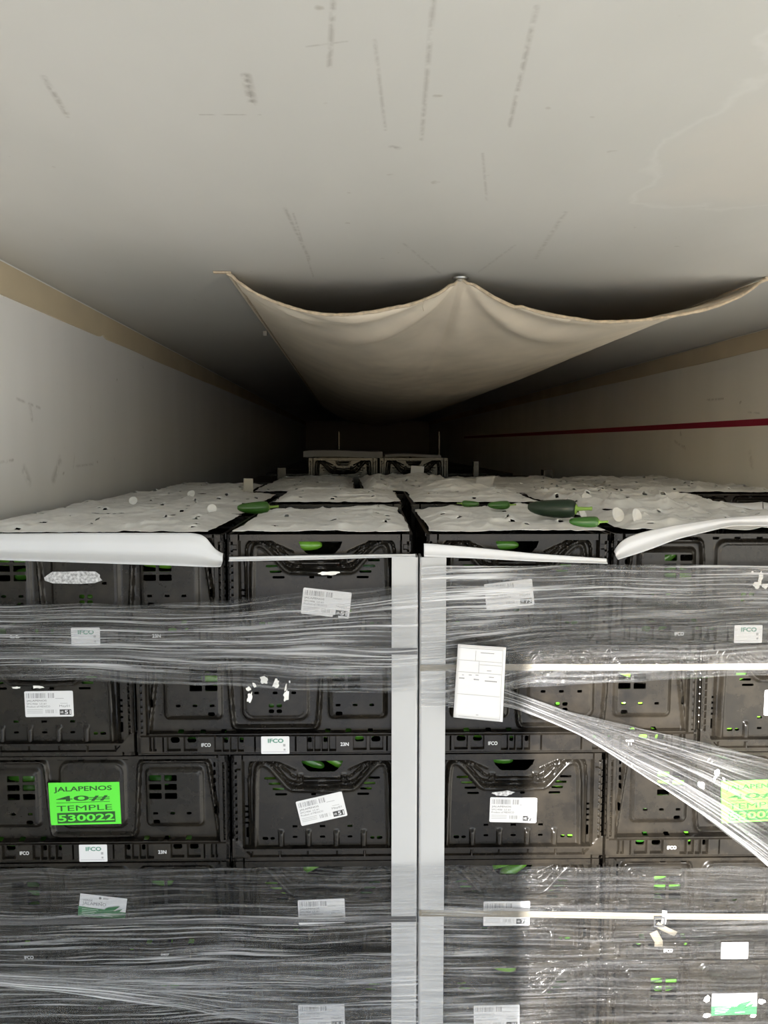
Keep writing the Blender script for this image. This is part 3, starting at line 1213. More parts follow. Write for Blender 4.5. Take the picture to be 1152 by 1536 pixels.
BODY_PROF = [(-.0350, .0002), (-.0345, .0035), (-.031, .0065), (-.024, .0092), (-.012, .0115), (.002, .0130), (.015, .0136), (.025, .0132), (.031, .0115), (.0340, .007), (.0348, .0005)]
STEM_PROF = [(.0325, .0001), (.0330, .0085), (.0352, .0065), (.0362, .0032), (.043, .0026), (.052, .0024), (.056, .0030), (.0565, .0002)]
PEPPER = [lathe_bent('body', BODY_PROF, b) for b in (-0.004, 0.002, 0.005)]
STEM = lathe_bent('stem', STEM_PROF, 0.001)
for me in PEPPER:
    me.materials.append(M['pepper'])
STEM.materials.append(M['stem'])

HOLES_W = [(137, 168, 'upper right window'), (168, 145, 'lower right window'), (-137, 145, 'lower left window'), (-170, 168, 'upper left window'), (174, 98, 'right vent row'),
           (-174, 98, 'left vent row'), (0, 95, 'middle vents'), (182, 26, 'right base slot'), (218, 27, 'far right base slot'), (-182, 26, 'left base slot'), (-218, 27, 'far left base slot'),
           (90, 26, 'right base ribs'), (-90, 26, 'left base ribs')]
HOLES_N = [(-26, 200, 'hand hole left'), (4, 190, 'hand hole middle'), (32, 201, 'hand hole right'), (-104, 152, 'left slanted slots'), (104, 152, 'right slanted slots'), (-118, 44, 'bottom left vents'),
           (118, 44, 'bottom right vents'), (-60, 58, 'left base vents'), (60, 58, 'right base vents'), (0, 57, 'middle base vents')]


def segdist(a0, a1, b0, b1):
    best = 9
    for s in (0, .5, 1):
        for t in (0, .5, 1):
            best = min(best, ((a0 + (a1 - a0) * s) - (b0 + (b1 - b0) * t)).length)
    return best


n_pep = 0
for key, c in FRONT.items():
    side, k, wide = key
    if k == 1 and side < 0 and False:
        continue
    rs = random.Random(100 * side + 10 * k + wide)
    placed = []
    half = (270 if wide else 168)
    zb = c.location.z
    cname = {
        (-1, 1, 1): 'crate with silver patch', (-1, 1, 0): 'crate under the paper strip', (-1, 2, 0): 'uncovered left crate labelled 51',
        (-1, 2, 1): 'crate with torn label arc', (-1, 3, 1): 'crate with whole neon sticker', (-1, 3, 0): 'crate with upward tilted label 51',
        (-1, 4, 1): 'crate with tilted jalapeno sticker', (-1, 4, 0): 'crate with strapped label 51', (-1, 5, 1): 'lowest left crate',
        (-1, 5, 0): 'lowest crate by the board', (1, 1, 0): 'crate with filmed label 75', (1, 1, 1): 'crate with filmed pool sticker',
        (1, 2, 1): 'sunlit crate behind placard', (1, 2, 0): 'sunlit crate at right edge', (1, 3, 0): 'half sunlit hand-hole crate',
        (1, 3, 1): 'crate with veiled neon sticker', (1, 4, 0): 'crinkled film crate', (1, 4, 1): 'knotted strap crate',
        (1, 5, 0): 'lowest crate of right inner column', (1, 5, 1): 'crate with torn jalapeno sticker'}[key]
    for (hu, hv, hname) in (HOLES_W if wide else HOLES_N):
        if rs.random() < 0.05:
            continue
        for attempt in range(30):
            u = hu + rs.uniform(-9, 9)
            v = hv + rs.uniform(-4, 4)
            d = rs.uniform(37, 52)
            yaw = rs.uniform(-0.3, 0.3) + (math.pi if rs.random() < 0.5 else 0)
            roll = rs.uniform(-0.5, 0.5)
            ctr = Vector((u, d, v * KZ)) / 1000
            R = Matrix.Rotation(yaw, 3, 'Z') @ Matrix.Rotation(roll, 3, 'Y')
            ax = R @ Vector((0.03, 0, 0))
            a, b = ctr - ax, ctr + ax
            if min(a.y, b.y) < 0.0355 or min(a.z, b.z) < 0.026 or max(a.z, b.z) > 0.222 or max(abs(a.x), abs(b.x)) > (half - 8) / 1000:
                continue
            if any(segdist(a, b, p, q) < 0.0272 for p, q in placed):
                continue
            placed.append((a, b))
            wp = L2W(c['cx'] + ctr.x, ctr.y, zb + ctr.z)
            o = link('jalapeno', PEPPER[rs.randrange(3)], None, None, wp)
            o.matrix_world = Matrix.Translation(wp) @ (Matrix.Rotation(PALLET_ROT, 3, 'Z') @ R).to_4x4()
            tag(o, 'green jalapeno behind the %s of the %s' % (hname, cname), 'pepper', 'jalapenos in the ' + cname)
            n_pep += 1
            break


def loose_pepper(px, py, z, length, yaw, label, dark=False, name='jalapeno'):
    p = on_z(px, py, z)
    s = length / 0.07
    r = thing(name, label, 'pepper', (p[0], p[1], z), yaw)
    me = PEPPER[1].copy()
    me.materials.clear()
    b = link('body', me, M['poblano'] if dark else M['pepper_mid'], r)
    b.scale = (s, s, s)
    t = link('stem', STEM, None, r)
    t.scale = (s, s, s)
    return r


loose_pepper(828, 763, 2.040, 0.112, math.radians(-24), 'large dark green pepper lying across the gap of the paper-covered load', True)
loose_pepper(876, 783, 2.028, 0.060, math.radians(-12), 'green jalapeno with pointing stem lying right of the large dark pepper')
loose_pepper(748, 758, 2.032, 0.058, math.radians(8), 'green jalapeno lying left of the large dark pepper')
loose_pepper(706, 756, 2.034, 0.045, math.radians(160), 'small green jalapeno on paper, leftmost on the right inner column', False)
loose_pepper(380, 762, 2.020, 0.085, math.radians(20), 'green jalapeno in the gap between the left paper sheets')

# ------------------------------------------------------------------ paper liners on top
def sheet(name, x0, x1, y0, y1, seed, label, group, frame='pallet', amp=0.012, zbase=TOP, rag=0.012, hole=0.0050, nx=5, ny=6, lift=None, parent_name=None):
    st = 0.005
    us = np.arange(x0, x1 + 1e-6, st)
    vs = np.arange(y0, y1 + 1e-6, st)
    U, V = np.meshgrid(us, vs, indexing='ij')
    # ragged outline
    U2 = U + rag * noise2(V * 6, V * 0 + 0.3, seed) * np.abs((U - (x0 + x1) / 2) / ((x1 - x0) / 2)) ** 3
    V2 = V + rag * noise2(U * 6, U * 0 + 0.7, seed + 5) * np.abs((V - (y0 + y1) / 2) / ((y1 - y0) / 2)) ** 3
    rs = np.random.RandomState(seed)
    S = np.full(U.shape, 1e9)
    cs = []
    for i in range(nx):
        for j in range(ny):
            cs.append((x0 + (i + .5 + rs.uniform(-.22, .22)) / nx * (x1 - x0), y0 + (j + .5 + rs.uniform(-.22, .22)) / ny * (y1 - y0)))
    cs = [q for q in cs if rs.rand() < 0.75]
    for cx, cy in cs:
        S = np.minimum(S, np.hypot((U2 - cx) * .8, (V2 - cy)) - hole)
    z = 0.003 + amp * (0.5 + 0.5 * noise2(U * 7, V * 7, seed + 1, 3)) + 0.45 * min(amp, .02) * np.abs(noise2(U * 22, V * 16, seed + 2, 2))
    # cusp-like creases
    z += 0.6 * min(amp, .022) * (1 - np.abs(noise2(U * 9 + V * 3, V * 9 - U * 3, seed + 9, 1))) ** 6
    z += 0.28 * min(amp, .02) * (1 - np.abs(noise2(U * 26 - V * 9, V * 18 + U * 7, seed + 13, 1))) ** 5
    e = np.minimum(np.minimum(U - x0, x1 - U), np.minimum(V - y0, y1 - V))
    z *= 0.35 + 0.65 * sstep(e / 0.05)
    # little lifted tongue behind some punched holes
    for cx, cy in cs:
        if rs.rand() < 0.5:
            z += 0.006 * np.exp(-((U2 - cx) / 0.009) ** 2 - ((V2 - cy - hole - .004) / 0.005) ** 2)
    if lift is not None:
        z += lift(U, V)
    nu, nv = U.shape
    F = grid_faces(nu, nv)
    cu, cv = U2.ravel()[F].mean(1), V2.ravel()[F].mean(1)
    sdc = np.min([np.hypot((cu - a) * .8, cv - b) for a, b in cs], axis=0) - hole
    F = F[sdc > 0]
    X, Y = U2.ravel(), V2.ravel()
    if frame == 'pallet':
        WX = P0[0] + CR * X - SR * Y
        WY = P0[1] + SR * X + CR * Y
    else:
        WX, WY = X, Y
    Vt = np.stack([WX, WY, zbase + z.ravel()], 1)
    c0 = Vt.mean(0)
    c0[2] = zbase
    me = mesh_np(name, Vt - c0, [F], smooth=180)
    o = link(name, me, M['paper'], None, tuple(c0))
    md = o.modifiers.new('thickness', 'SOLIDIFY')
    md.thickness = 0.0006
    md.offset = 1
    tag(o, label, 'paper', group)
    return o


XL0, XR0 = -1.0 - GAP, GAP + 0.002
GP = 'paper liners on the front pallets'
SHL = [sheet('paper_liner', XL0 + .005, XL0 + .565, 0.005, 0.40, 21, 'wide perforated paper liner at left with a drooping white front flap', GP),
       sheet('paper_liner', XL0 + .010, XL0 + .565, 0.425, 0.79, 22, 'wide perforated paper liner at left, second from the front', GP),
       sheet('paper_liner', XL0 + .02, XL0 + .565, 0.825, 1.18, 23, 'wide perforated paper liner at left, third from the front', GP),
       sheet('paper_liner', XL0 + .612, XL0 + .990, 0.004, 0.585, 24, 'narrow perforated paper liner nearest, left of the central gap', GP, nx=3, ny=8,
             lift=lambda U, V: 0.010 * sstep((V - .4) / .2) * np.exp(-((U + .1) / .08) ** 2) - 0.004 * sstep((V - .4) / .15)),
       sheet('paper_liner', XL0 + .618, XL0 + .988, 0.625, 1.185, 25, 'narrow perforated paper liner behind the nearest, left of central gap', GP, nx=3, ny=8, zbase=TOP + .016),
       sheet('paper_liner', XR0 + .012, XR0 + .390, 0.004, 0.59, 26, 'narrow perforated paper liner nearest, right of the central gap', GP, nx=3, ny=8,
             lift=lambda U, V: 0.014 * sstep((V - .35) / .25) * np.exp(-((U - .29) / .07) ** 2) - 0.004 * sstep((V - .4) / .15)),
       sheet('paper_liner', XR0 + .012, XR0 + .385, 0.615, 1.185, 27, 'narrow perforated paper liner behind the nearest, right of central gap', GP, nx=3, ny=8, zbase=TOP + .016,
             lift=lambda U, V: 0.03 * sstep((V - .95) / .1) * np.exp(-((U - .2) / .1) ** 2)),
       sheet('paper_liner', XR0 + .425, XR0 + .995, 0.005, 0.42, 28, 'crumpled paper liner at right with lifted white front flap', GP, amp=0.022),
       sheet('paper_liner', XR0 + .43, XR0 + .91, 0.445, 0.80, 29, 'crumpled paper liner at right, second from the front', GP, amp=0.026),
       sheet('paper_liner', XR0 + .43, XR0 + .93, 0.83, 1.18, 30, 'crumpled paper liner at right, third from the front', GP, amp=0.022)]


def flap(name, pts_top, pts_bot, label, y_top, y_mid, lip, nU=90, nV=14, parent=None, seed=1, lipstart=0.62):
    """hanging paper between two pixel curves measured on the front face"""
    def curve(pts):
        q = [front(px, py, -0.006) for px, py in pts]
        d = np.concatenate([[0], np.cumsum([math.hypot(b[0] - a[0], b[1] - a[1]) for a, b in zip(q[:-1], q[1:])])])
        t = np.linspace(0, d[-1], nU)
        # smooth interpolation
        x = np.interp(t, d, [p[0] for p in q])
        z = np.interp(t, d, [p[1] for p in q])
        k = np.ones(7) / 7
        xp, zp = np.pad(x, 3, 'edge'), np.pad(z, 3, 'edge')
        return np.convolve(xp, k, 'valid') if len(q) > 2 else x, np.convolve(zp, k, 'valid') if len(q) > 2 else z
    xt, zt = curve(pts_top)
    xb, zb = curve(pts_bot)
    s = np.linspace(0, 1, nV)[None, :]
    X = xt[:, None] * (1 - s) + xb[:, None] * s
    Z = zt[:, None] * (1 - s) + zb[:, None] * s
    Y = y_top + (y_mid - y_top) * np.minimum(1, s / 0.3) - lip * np.clip((s - lipstart) / (1 - lipstart), 0, 1) ** 1.4 + 0 * X
    Y += 0.0012 * noise2(X * 12, Z * 3, seed) * np.clip(s * 3, 0, 1)
    WX = P0[0] + CR * X - SR * Y
    WY = P0[1] + SR * X + CR * Y
    Vt = np.stack([WX.ravel(), WY.ravel(), Z.ravel()], 1)
    F = grid_faces(nU, nV)
    if parent is not None:
        Vt = Vt - np.array(parent.location)
    me = mesh_np(name, Vt, [F[:, ::-1]], smooth=180)
    o = link(name, me, M['flap_paper'], parent)
    md = o.modifiers.new('thickness', 'SOLIDIFY')
    md.thickness = 0.0010
    md.offset = 0
    if label:
        tag(o, label, 'paper', GP)
    return o


FLAP_L = flap('front_flap', [(-95, 800), (0, 801), (150, 800), (296, 800), (312, 806), (318, 826), (338, 832)],
              [(-95, 833), (0, 837), (150, 842), (250, 845), (300, 847), (325, 848), (338, 847)], None, 0.0012, -0.0055, 0.024, lipstart=0.66, parent=SHL[0])
FLAP_L['label'] = 'smooth white front flap of the liner'
FLAP_R = flap('front_flap', [(921, 832), (930, 812), (960, 800), (1010, 789), (1090, 777), (1152, 773), (1345, 772)],
              [(920, 839), (945, 832), (975, 822), (1010, 808), (1060, 796), (1095, 787), (1152, 788), (1345, 790)], None, 0.0012, -0.0055, 0.012, parent=SHL[7])
FLAP_R['label'] = 'smooth white front flap lifting to the right'
flap('paper_strip', [(341, 835.5), (450, 833.5), (560, 831.5), (626, 831)], [(341, 841), (450, 839), (560, 835.5), (626, 834.5)],
     'thin white paper strip across the crate left of the corner boards', -0.006, -0.0075, 0.006, nV=6)
flap('paper_strip', [(633, 815), (640, 815), (700, 820), (800, 830), (912, 838)], [(633, 834), (640, 834), (700, 836), (800, 841), (912, 844.5)],
     'tapering white paper strip across the crate right of the corner boards', -0.0075, -0.009, 0.006, nV=8)

# punched discs of paper that stand on the liners
for i, (px, py, r, lab) in enumerate([
        (287, 741, .013, 'white punched paper disc at the far edge of left load'), (200, 751, .012, 'white punched paper disc near the left wall'),
        (318, 763, .012, 'white punched paper disc near the green pepper at left'), (880, 748, .018, 'white punched paper disc behind the large dark pepper'),
        (926, 772, .017, 'white punched paper disc right of the large dark pepper'), (954, 774, .017, 'white punched disc with green fleck, rightmost of the discs'),
        (873, 771, .014, 'white punched paper disc at the tip of large dark pepper')]):
    p = on_z(px, py, 2.012 + r)
    bm = bmesh.new()
    bmesh.ops.create_circle(bm, cap_ends=True, radius=r, segments=20)
    ex = bmesh.ops.extrude_face_region(bm, geom=bm.faces[:])
    bmesh.ops.translate(bm, verts=[v for v in ex['geom'] if isinstance(v, bmesh.types.BMVert)], vec=(0, 0, .0008))
    for v in bm.verts:
        v.co.z += 0.15 * v.co.x ** 2 / r
    bmesh.ops.recalc_face_normals(bm, faces=bm.faces[:])
    me = bpy.data.meshes.new('paper_disc')
    bm.to_mesh(me)
    bm.free()
    o = link('paper_disc', me, M['paper'], None, tuple(p), rot=(math.radians(62 + 8 * (i % 3)), math.radians(10 * (i % 2)), math.radians(-12 + 9 * i)))
    tag(o, lab, 'paper disc', 'punched paper discs')

# ------------------------------------------------------------------ rows deeper in the trailer
GB = 'crates of the rear pallets'
GS = 'paper liners on the rear pallets'
REAR = []


def rear(x, y, z, wide, label):
    return crate(x, y, z, wide, label, GB, frame='trailer')


# second pair of pallets
rear(-.975, 1.57, LAYER[0], False, 'black crate of the second pallet by the left wall, partly hidden')
rear(-.575, 1.69, LAYER[0], False, 'black paper-covered crate front left in the second pallet row')
rear(-.575, 2.30, LAYER[0], False, 'black paper-covered crate behind in the second pallet row, left')
rear(-.155, 1.60, LAYER[0], False, 'black crate in second row under crumpled heaped paper')
rear(-.155, 2.21, LAYER[0], False, 'black crate behind the heaped paper one in second row')
for j in range(3):
    rear(.360, 1.44 + .4 * j, LAYER[0], True, 'black crate right of the heaped paper in second row, %s from front' % ('first', 'second', 'third')[j])
for j in range(3):
    rear(.965, 1.44 + .4 * j, LAYER[0], True, 'black crate by the right wall in second row, %s from front' % ('first', 'second', 'third')[j])
sheet('paper_liner', -1.17, -.79, 1.29, 1.86, 41, 'grey paper liner by the left wall behind front load', GS, 'trailer', nx=4, ny=6)
sheet('paper_liner', -.77, -.38, 1.40, 1.98, 42, 'flat paper liner left in the second pallet row', GS, 'trailer', nx=4, ny=6)
sheet('paper_liner', -.765, -.385, 2.01, 2.59, 43, 'flat paper liner farther back left in second pallet row', GS, 'trailer', nx=4, ny=6)
sheet('paper_liner', -.345, .04, 1.31, 1.88, 44, 'heaped crumpled paper liner at centre of second pallet row', GS, 'trailer', amp=0.045, nx=3, ny=4)
sheet('paper_liner', -.345, .04, 1.92, 2.48, 45, 'paper liner behind the heaped crumpled one', GS, 'trailer', amp=0.03, nx=3, ny=4)
sheet('paper_liner', .075, .65, 1.25, 1.84, 46, 'grey paper liner right of the heaped one in second row', GS, 'trailer', amp=0.014)
sheet('paper_liner', .075, .65, 1.86, 2.42, 47, 'grey paper liner deeper, right of the heaped one', GS, 'trailer', amp=0.014)
sheet('paper_liner', .68, 1.255, 1.255, 1.62, 48, 'grey paper liner along the right wall, front one', GS, 'trailer', amp=0.014)
sheet('paper_liner', .68, 1.255, 1.65, 2.02, 49, 'grey paper liner along the right wall, middle one', GS, 'trailer', amp=0.014)
sheet('paper_liner', .68, 1.255, 2.05, 2.42, 50, 'grey paper liner along the right wall, farthest one', GS, 'trailer', amp=0.014)


def tilted_sheet():
    """stiff paper corner sticking up in the second row"""
    p = [at_y(x, y - 2, 1.42) for x, y in ((708, 737), (738, 732), (750, 717), (722, 719))]
    n = 10
    V = []
    for i in range(n):
        for j in range(n):
            s, t = i / (n - 1), j / (n - 1)
            q = (p[0] * (1 - s) + p[1] * s) * (1 - t) + (p[3] * (1 - s) + p[2] * s) * t
            V.append((q[0], q[1] + 0.10 * t + 0.01 * math.sin(3 * s), q[2]))
    V = np.array(V)
    c0 = V.mean(0)
    me = mesh_np('paper_corner', V - c0, [grid_faces(n, n)], smooth=180)
    o = link('paper_corner', me, M['paper'], None, tuple(c0))
    md = o.modifiers.new('thickness', 'SOLIDIFY'); md.thickness = 0.001
    tag(o, 'stiff grey paper corner sticking up right of the heaped paper', 'paper')


tilted_sheet()


def white_front_flap(px0, px1, y, ztop, zbot, label):
    x0, x1 = at_y(px0, 760, y)[0], at_y(px1, 760, y)[0]
    n = 30
    xs = np.linspace(x0, x1, n)
    V = []
    for i, x in enumerate(xs):
        s = i / (n - 1)
        V += [(x, y - 0.002, ztop - 0.006 * math.sin(s * 3)), (x, y - 0.008, (zbot + 0.012 * math.cos(s * 4)))]
    V = np.array(V)
    c0 = V.mean(0)
    me = mesh_np('paper_strip', V - c0, [grid_faces(n, 2)[:, ::-1]], smooth=180)
    o = link('paper_strip', me, M['flap_paper'], None, tuple(c0))
    md = o.modifiers.new('thickness', 'SOLIDIFY'); md.thickness = 0.001
    tag(o, label, 'paper')


white_front_flap(1080, 1143, 1.238, 1.970, 1.945, 'short white paper edge on crate front by the right wall')
white_front_flap(1144, 1185, 1.238, 1.968, 1.930, 'white paper edge nearest the right wall beside a shorter one')

# third row: two crates standing one step higher, with white sheets on them
zt = 2.108
rear(-.435, 2.80 + .3, zt - CR_H, False, 'dark far crate carrying a thick white sheet stack')
far_r = rear(-.028, 2.80 + .3, zt - CR_H, False, 'dark far crate with a small pale tag and thin white sheet')
far_r['cx'] = -.028
lab = Print().poly(rounded(76, 46, 2)).mesh('case_label', 0.3)
face_child(far_r, 'case_label', lab, M['label'], 0.02, 0.17, 0.0040, math.radians(4))


def slab(x0, x1, y0, y1, z0, hts, label):
    V = []
    n = 24
    for i in range(n):
        s = i / (n - 1)
        x = x0 + (x1 - x0) * s
        for (yy, zz) in ((y0 - .012, 0), (y0, hts), (y1, hts), (y1, 0)):
            V.append((x, yy, z0 + zz + 0.004 * math.sin(5 * s)))
    V = np.array(V)
    F = []
    for i in range(n - 1):
        for k in range(4):
            a, b = i * 4 + k, i * 4 + (k + 1) % 4
            F.append((a, a + 4, b + 4, b) if False else (a, b, b + 4, a + 4))
    me = mesh_np('sheet_stack', V, [np.array(F), np.array([[3, 2, 1, 0], [4 * n - 4, 4 * n - 3, 4 * n - 2, 4 * n - 1]])], smooth=30)
    o = link('sheet_stack', me, M['dim_sheet'])
    tag(o, label, 'sheet stack')


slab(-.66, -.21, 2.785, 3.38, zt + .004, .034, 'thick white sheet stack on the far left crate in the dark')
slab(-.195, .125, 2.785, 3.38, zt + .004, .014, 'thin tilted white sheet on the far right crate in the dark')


# ------------------------------------------------------------------ corner boards
def corner_board(xc, sgn, z0, z1, label, frame='pallet', yc=-0.0062, leg=0.056, th=0.0045, mat='board'):
    """L profile; xc = outer corner x, legs run to sgn and into +y"""
    r = 0.006
    out = [(leg, 0)] + [(r - r * math.sin(a), r - r * math.cos(a)) for a in np.linspace(0, math.pi / 2, 6)] + [(0, leg)]
    inn = [(th, leg)] + [(th, th)] + [(leg, th)]
    pts = [(sgn * p, q) for p, q in out + inn]
    n = len(pts)
    V = [(p, q, z) for z in (z0, z1) for p, q in pts]
    F4 = [(i, (i + 1) % n, n + (i + 1) % n, n + i) for i in range(n)]
    bm = bmesh.new()
    vs = [bm.verts.new(v) for v in V]
    for f in F4:
        bm.faces.new([vs[i] for i in f])
    bm.faces.new([vs[i] for i in range(n)][::-1])
    bm.faces.new([vs[n + i] for i in range(n)])
    bmesh.ops.triangulate(bm, faces=[f for f in bm.faces if len(f.verts) > 4])
    bmesh.ops.recalc_face_normals(bm, faces=bm.faces[:])
    me = bpy.data.meshes.new('corner_board')
    bm.to_mesh(me)
    bm.free()
    if frame == 'pallet':
        o = link('corner_board', me, M[mat], None, L2W(xc, yc, 0), PALLET_ROT)
    else:
        o = link('corner_board', me, M[mat], None, (xc, yc, 0), 0)
    tag(o, label, 'corner board', 'corner boards')
    return o


zb_top = front(607, 836, -0.006)[1]
corner_board(-0.0022, -1, 0.0, zb_top, 'tall white corner board on the left pallet at the central gap')
corner_board(0.0012, 1, 0.0, zb_top, 'tall white corner board on the right pallet at the central gap')
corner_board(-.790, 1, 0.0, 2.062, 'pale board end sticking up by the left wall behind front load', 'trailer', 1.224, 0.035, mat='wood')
corner_board(-.80, 1, 0.0, 2.055, 'dim board end farther back on the left', 'trailer', 2.66, 0.05, mat='black')  # black on these far boards paints in the dimness back there
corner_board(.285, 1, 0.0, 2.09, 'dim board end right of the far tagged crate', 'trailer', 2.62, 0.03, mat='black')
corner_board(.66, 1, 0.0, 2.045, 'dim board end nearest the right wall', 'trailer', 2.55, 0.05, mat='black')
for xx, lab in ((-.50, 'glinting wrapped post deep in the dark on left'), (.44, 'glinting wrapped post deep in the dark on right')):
    corner_board(xx, 1, 0.0, 2.30, lab, 'trailer', 5.6, 0.016, mat='black')  # coloured black to stand for the dark, leaving only a slight glint

# ------------------------------------------------------------------ straps
def strap(xa, za, xb, zb, y, ht, mat, label, wrap=None, bow=0.0, name='strap'):
    n = 40
    s = np.linspace(0, 1, n)
    X = xa + (xb - xa) * s
    Z = za + (zb - za) * s + bow * np.sin(np.pi * s) + 0.0006 * np.sin(9 * s)
    th = 0.0009
    V = []
    for x, z in zip(X, Z):
        for dy, dz in ((0, -ht / 2), (0, ht / 2), (th, ht / 2), (th, -ht / 2)):
            V.append((*L2W(x, y + dy)[:2], z + dz))
    F = []
    for i in range(n - 1):
        for k in range(4):
            a, b = i * 4 + k, i * 4 + (k + 1) % 4
            F.append((a, b, b + 4, a + 4))
    V = np.array(V)
    c0 = V.mean(0)
    me = mesh_np(name, V - c0, [np.array(F), np.array([[3, 2, 1, 0], [4 * n - 4, 4 * n - 3, 4 * n - 2, 4 * n - 1]])])
    o = link(name, me, M[mat], None, tuple(c0))
    tag(o, label, 'strap', 'pallet straps')
    return o


YS = -0.0080
xl, z1 = front(627, 977, YS)
strap(-1.0, front(0, 984, YS)[1], -0.0035, z1, YS, .0145, 'strap_grey', 'upper grey strap round the left pallet, under the film')
strap(0.0025, front(631, 1002, YS)[1], 1.0, front(1152, 1000, YS)[1], YS, .0140, 'strap_cream', 'upper cream strap across the sunlit right pallet')
strap(-1.0, front(0, 1383, YS)[1], -0.0035, front(626, 1379, YS)[1], YS, .0125, 'strap_grey', 'lower dark strap crossing a case label on the left pallet')
sr = strap(0.0025, front(632, 1370, YS)[1], 1.0, front(1152, 1379, YS)[1], YS, .0140, 'strap_cream', 'lower cream strap with a buckle on the right pallet')
# buckle with a loose folded tail
bx, bz = front(988, 1381, YS)
c0 = np.array(L2W(bx, YS, bz)) - np.array(sr.location)
bk = link('buckle', boxes_mesh('buckle', [(-.012, .012, -.006, -.001, -.012, -.008), (-.012, .012, -.006, -.001, .008, .012), (-.012, -.009, -.006, -.001, -.008, .008), (.009, .012, -.006, -.001, -.008, .008)], 0.0008), M['strap_grey'], sr, tuple(c0), PALLET_ROT)


def ribbon(name, pts, ht, mat, parent):
    """pts: (px, py, y) centreline; ribbon of height ht normal to run"""
    P = []
    for px, py, yy in pts:
        x, z = front(px, py, yy)
        P.append((x, yy, z))
    V = []
    for i, (x, yy, z) in enumerate(P):
        a, b = P[max(0, i - 1)], P[min(len(P) - 1, i + 1)]
        tx, tz = b[0] - a[0], b[2] - a[2]
        L = math.hypot(tx, tz) + 1e-9
        nx, nz = -tz / L, tx / L
        for sg in (-1, 1):
            q = L2W(x + nx * sg * ht / 2, yy - 0.001 * sg)
            V.append((q[0], q[1], z + nz * sg * ht / 2))
    V = np.array(V) - np.array(parent.location)
    me = mesh_np(name, V, [grid_faces(len(P), 2)], smooth=180)
    o = link(name, me, M[mat], parent)
    md = o.modifiers.new('thickness', 'SOLIDIFY'); md.thickness = 0.0008
    return o


ribbon('strap_tail', [(985, 1386, -.0095), (992, 1391, -.0115), (1002, 1396, -.0115), (1014, 1401, -.0105)], .013, 'strap_cream', sr)
ribbon('strap_tail', [(980, 1398, -.0115), (984, 1405, -.0125), (988, 1412, -.012), (988, 1420, -.0105)], .018, 'strap_cream', sr)
ribbon('knot_paper', [(997, 1366, -.0105), (997, 1374, -.0125), (995, 1386, -.0105)], .010, 'residue', sr)

# ------------------------------------------------------------------ stretch film
def film(label, top, bot, yl, mat, nU=120, nV=150, amp=0.0016, seed=1, dens=None, freq=1.0, fold=0.0):
    def curve(pts):
        q = [front(px, py, yl) for px, py in pts]
        xs = np.array([p[0] for p in q]); zs = np.array([p[1] for p in q])
        X = np.linspace(xs[0], xs[-1], nU)
        Z = np.interp(X, xs, zs)
        k = np.ones(9) / 9
        Z = np.convolve(np.pad(Z, 4, 'edge'), k, 'valid')
        return X, Z
    X, zt_ = curve(top)
    X2, zb_ = curve(bot)
    S = np.linspace(0, 1, nV)[None, :]
    T = np.linspace(0, 1, nU)[:, None]
    XX = X[:, None] * (1 - S) + X2[:, None] * S
    ZZ = zt_[:, None] * (1 - S) + zb_[:, None] * S
    # uneven ragged edges
    ZZ += 0.004 * noise2(T * 9 + 0 * S, 0 * T + S * 2, seed) * (np.abs(S - .5) * 2) ** 4
    hgt = np.abs(zt_ - zb_)[:, None].mean()
    fv = hgt / 0.016 * freq
    wob = noise2(T * 3.0 + 0 * S, S * fv, seed + 1, 3) + 0.6 * noise2(T * 7.0 + 0 * S, S * fv * 2.3, seed + 2, 2)
    YY = yl + amp * wob - amp * 1.5
    WX = P0[0] + CR * XX - SR * YY
    WY = P0[1] + SR * XX + CR * YY
    V = np.stack([WX.ravel(), WY.ravel(), ZZ.ravel()], 1)
    c0 = V.mean(0)
    F = grid_faces(nU, nV)[:, ::-1]
    me = mesh_np('stretch_film', V - c0, [F], smooth=180)
    uvl = me.uv_layers.new(name='film')
    LX = abs(X[-1] - X[0])
    uvv = np.stack([(T * LX + 0 * S).ravel(), (S * hgt + 0 * T).ravel()], 1)
    li = np.empty(len(me.loops), np.int32)
    me.loops.foreach_get('vertex_index', li)
    uvl.data.foreach_set('uv', uvv[li].astype(np.float32).ravel())
    at = me.attributes.new('milk_and_glint', 'FLOAT', 'POINT')
    D = np.ones(XX.shape) if dens is None else dens(T + 0 * S, S + 0 * T)
    at.data.foreach_set('value', D.astype(np.float32).ravel())
    o = link('stretch_film', me, mat, None, tuple(c0))
    tag(o, label, 'stretch film', 'stretch film bands')
    return o


FM_L = film_mat('film_left', 0.080, 0.34, 1.3, 210, 0.5)
FM_LL = film_mat('film_left_low', 0.018, 0.26, 2.7, 200, 0.5)
FM_R = film_mat('film_right', 0.030, 0.26, 4.1, 180, 1.6, 0.15)
FM_RL = film_mat('film_right_low', 0.006, 0.050, 6.6, 160, 1.0, 0.14)
FM_FAN = film_mat('film_fan', 0.028, 0.26, 8.2, 210, 1.2, 0.2)
FM_ROPE = film_mat('film_rope', 0.18, 0.80, 9.4, 210, 0.9, 0.2)


def d_left(T, S):
    e = sstep(S / 0.06) * 1.0
    return (0.95 + 0.5 * np.exp(-((S - .72) / .06) ** 2) - 0.55 * sstep((S - .78) / .1)) * e + 0.15


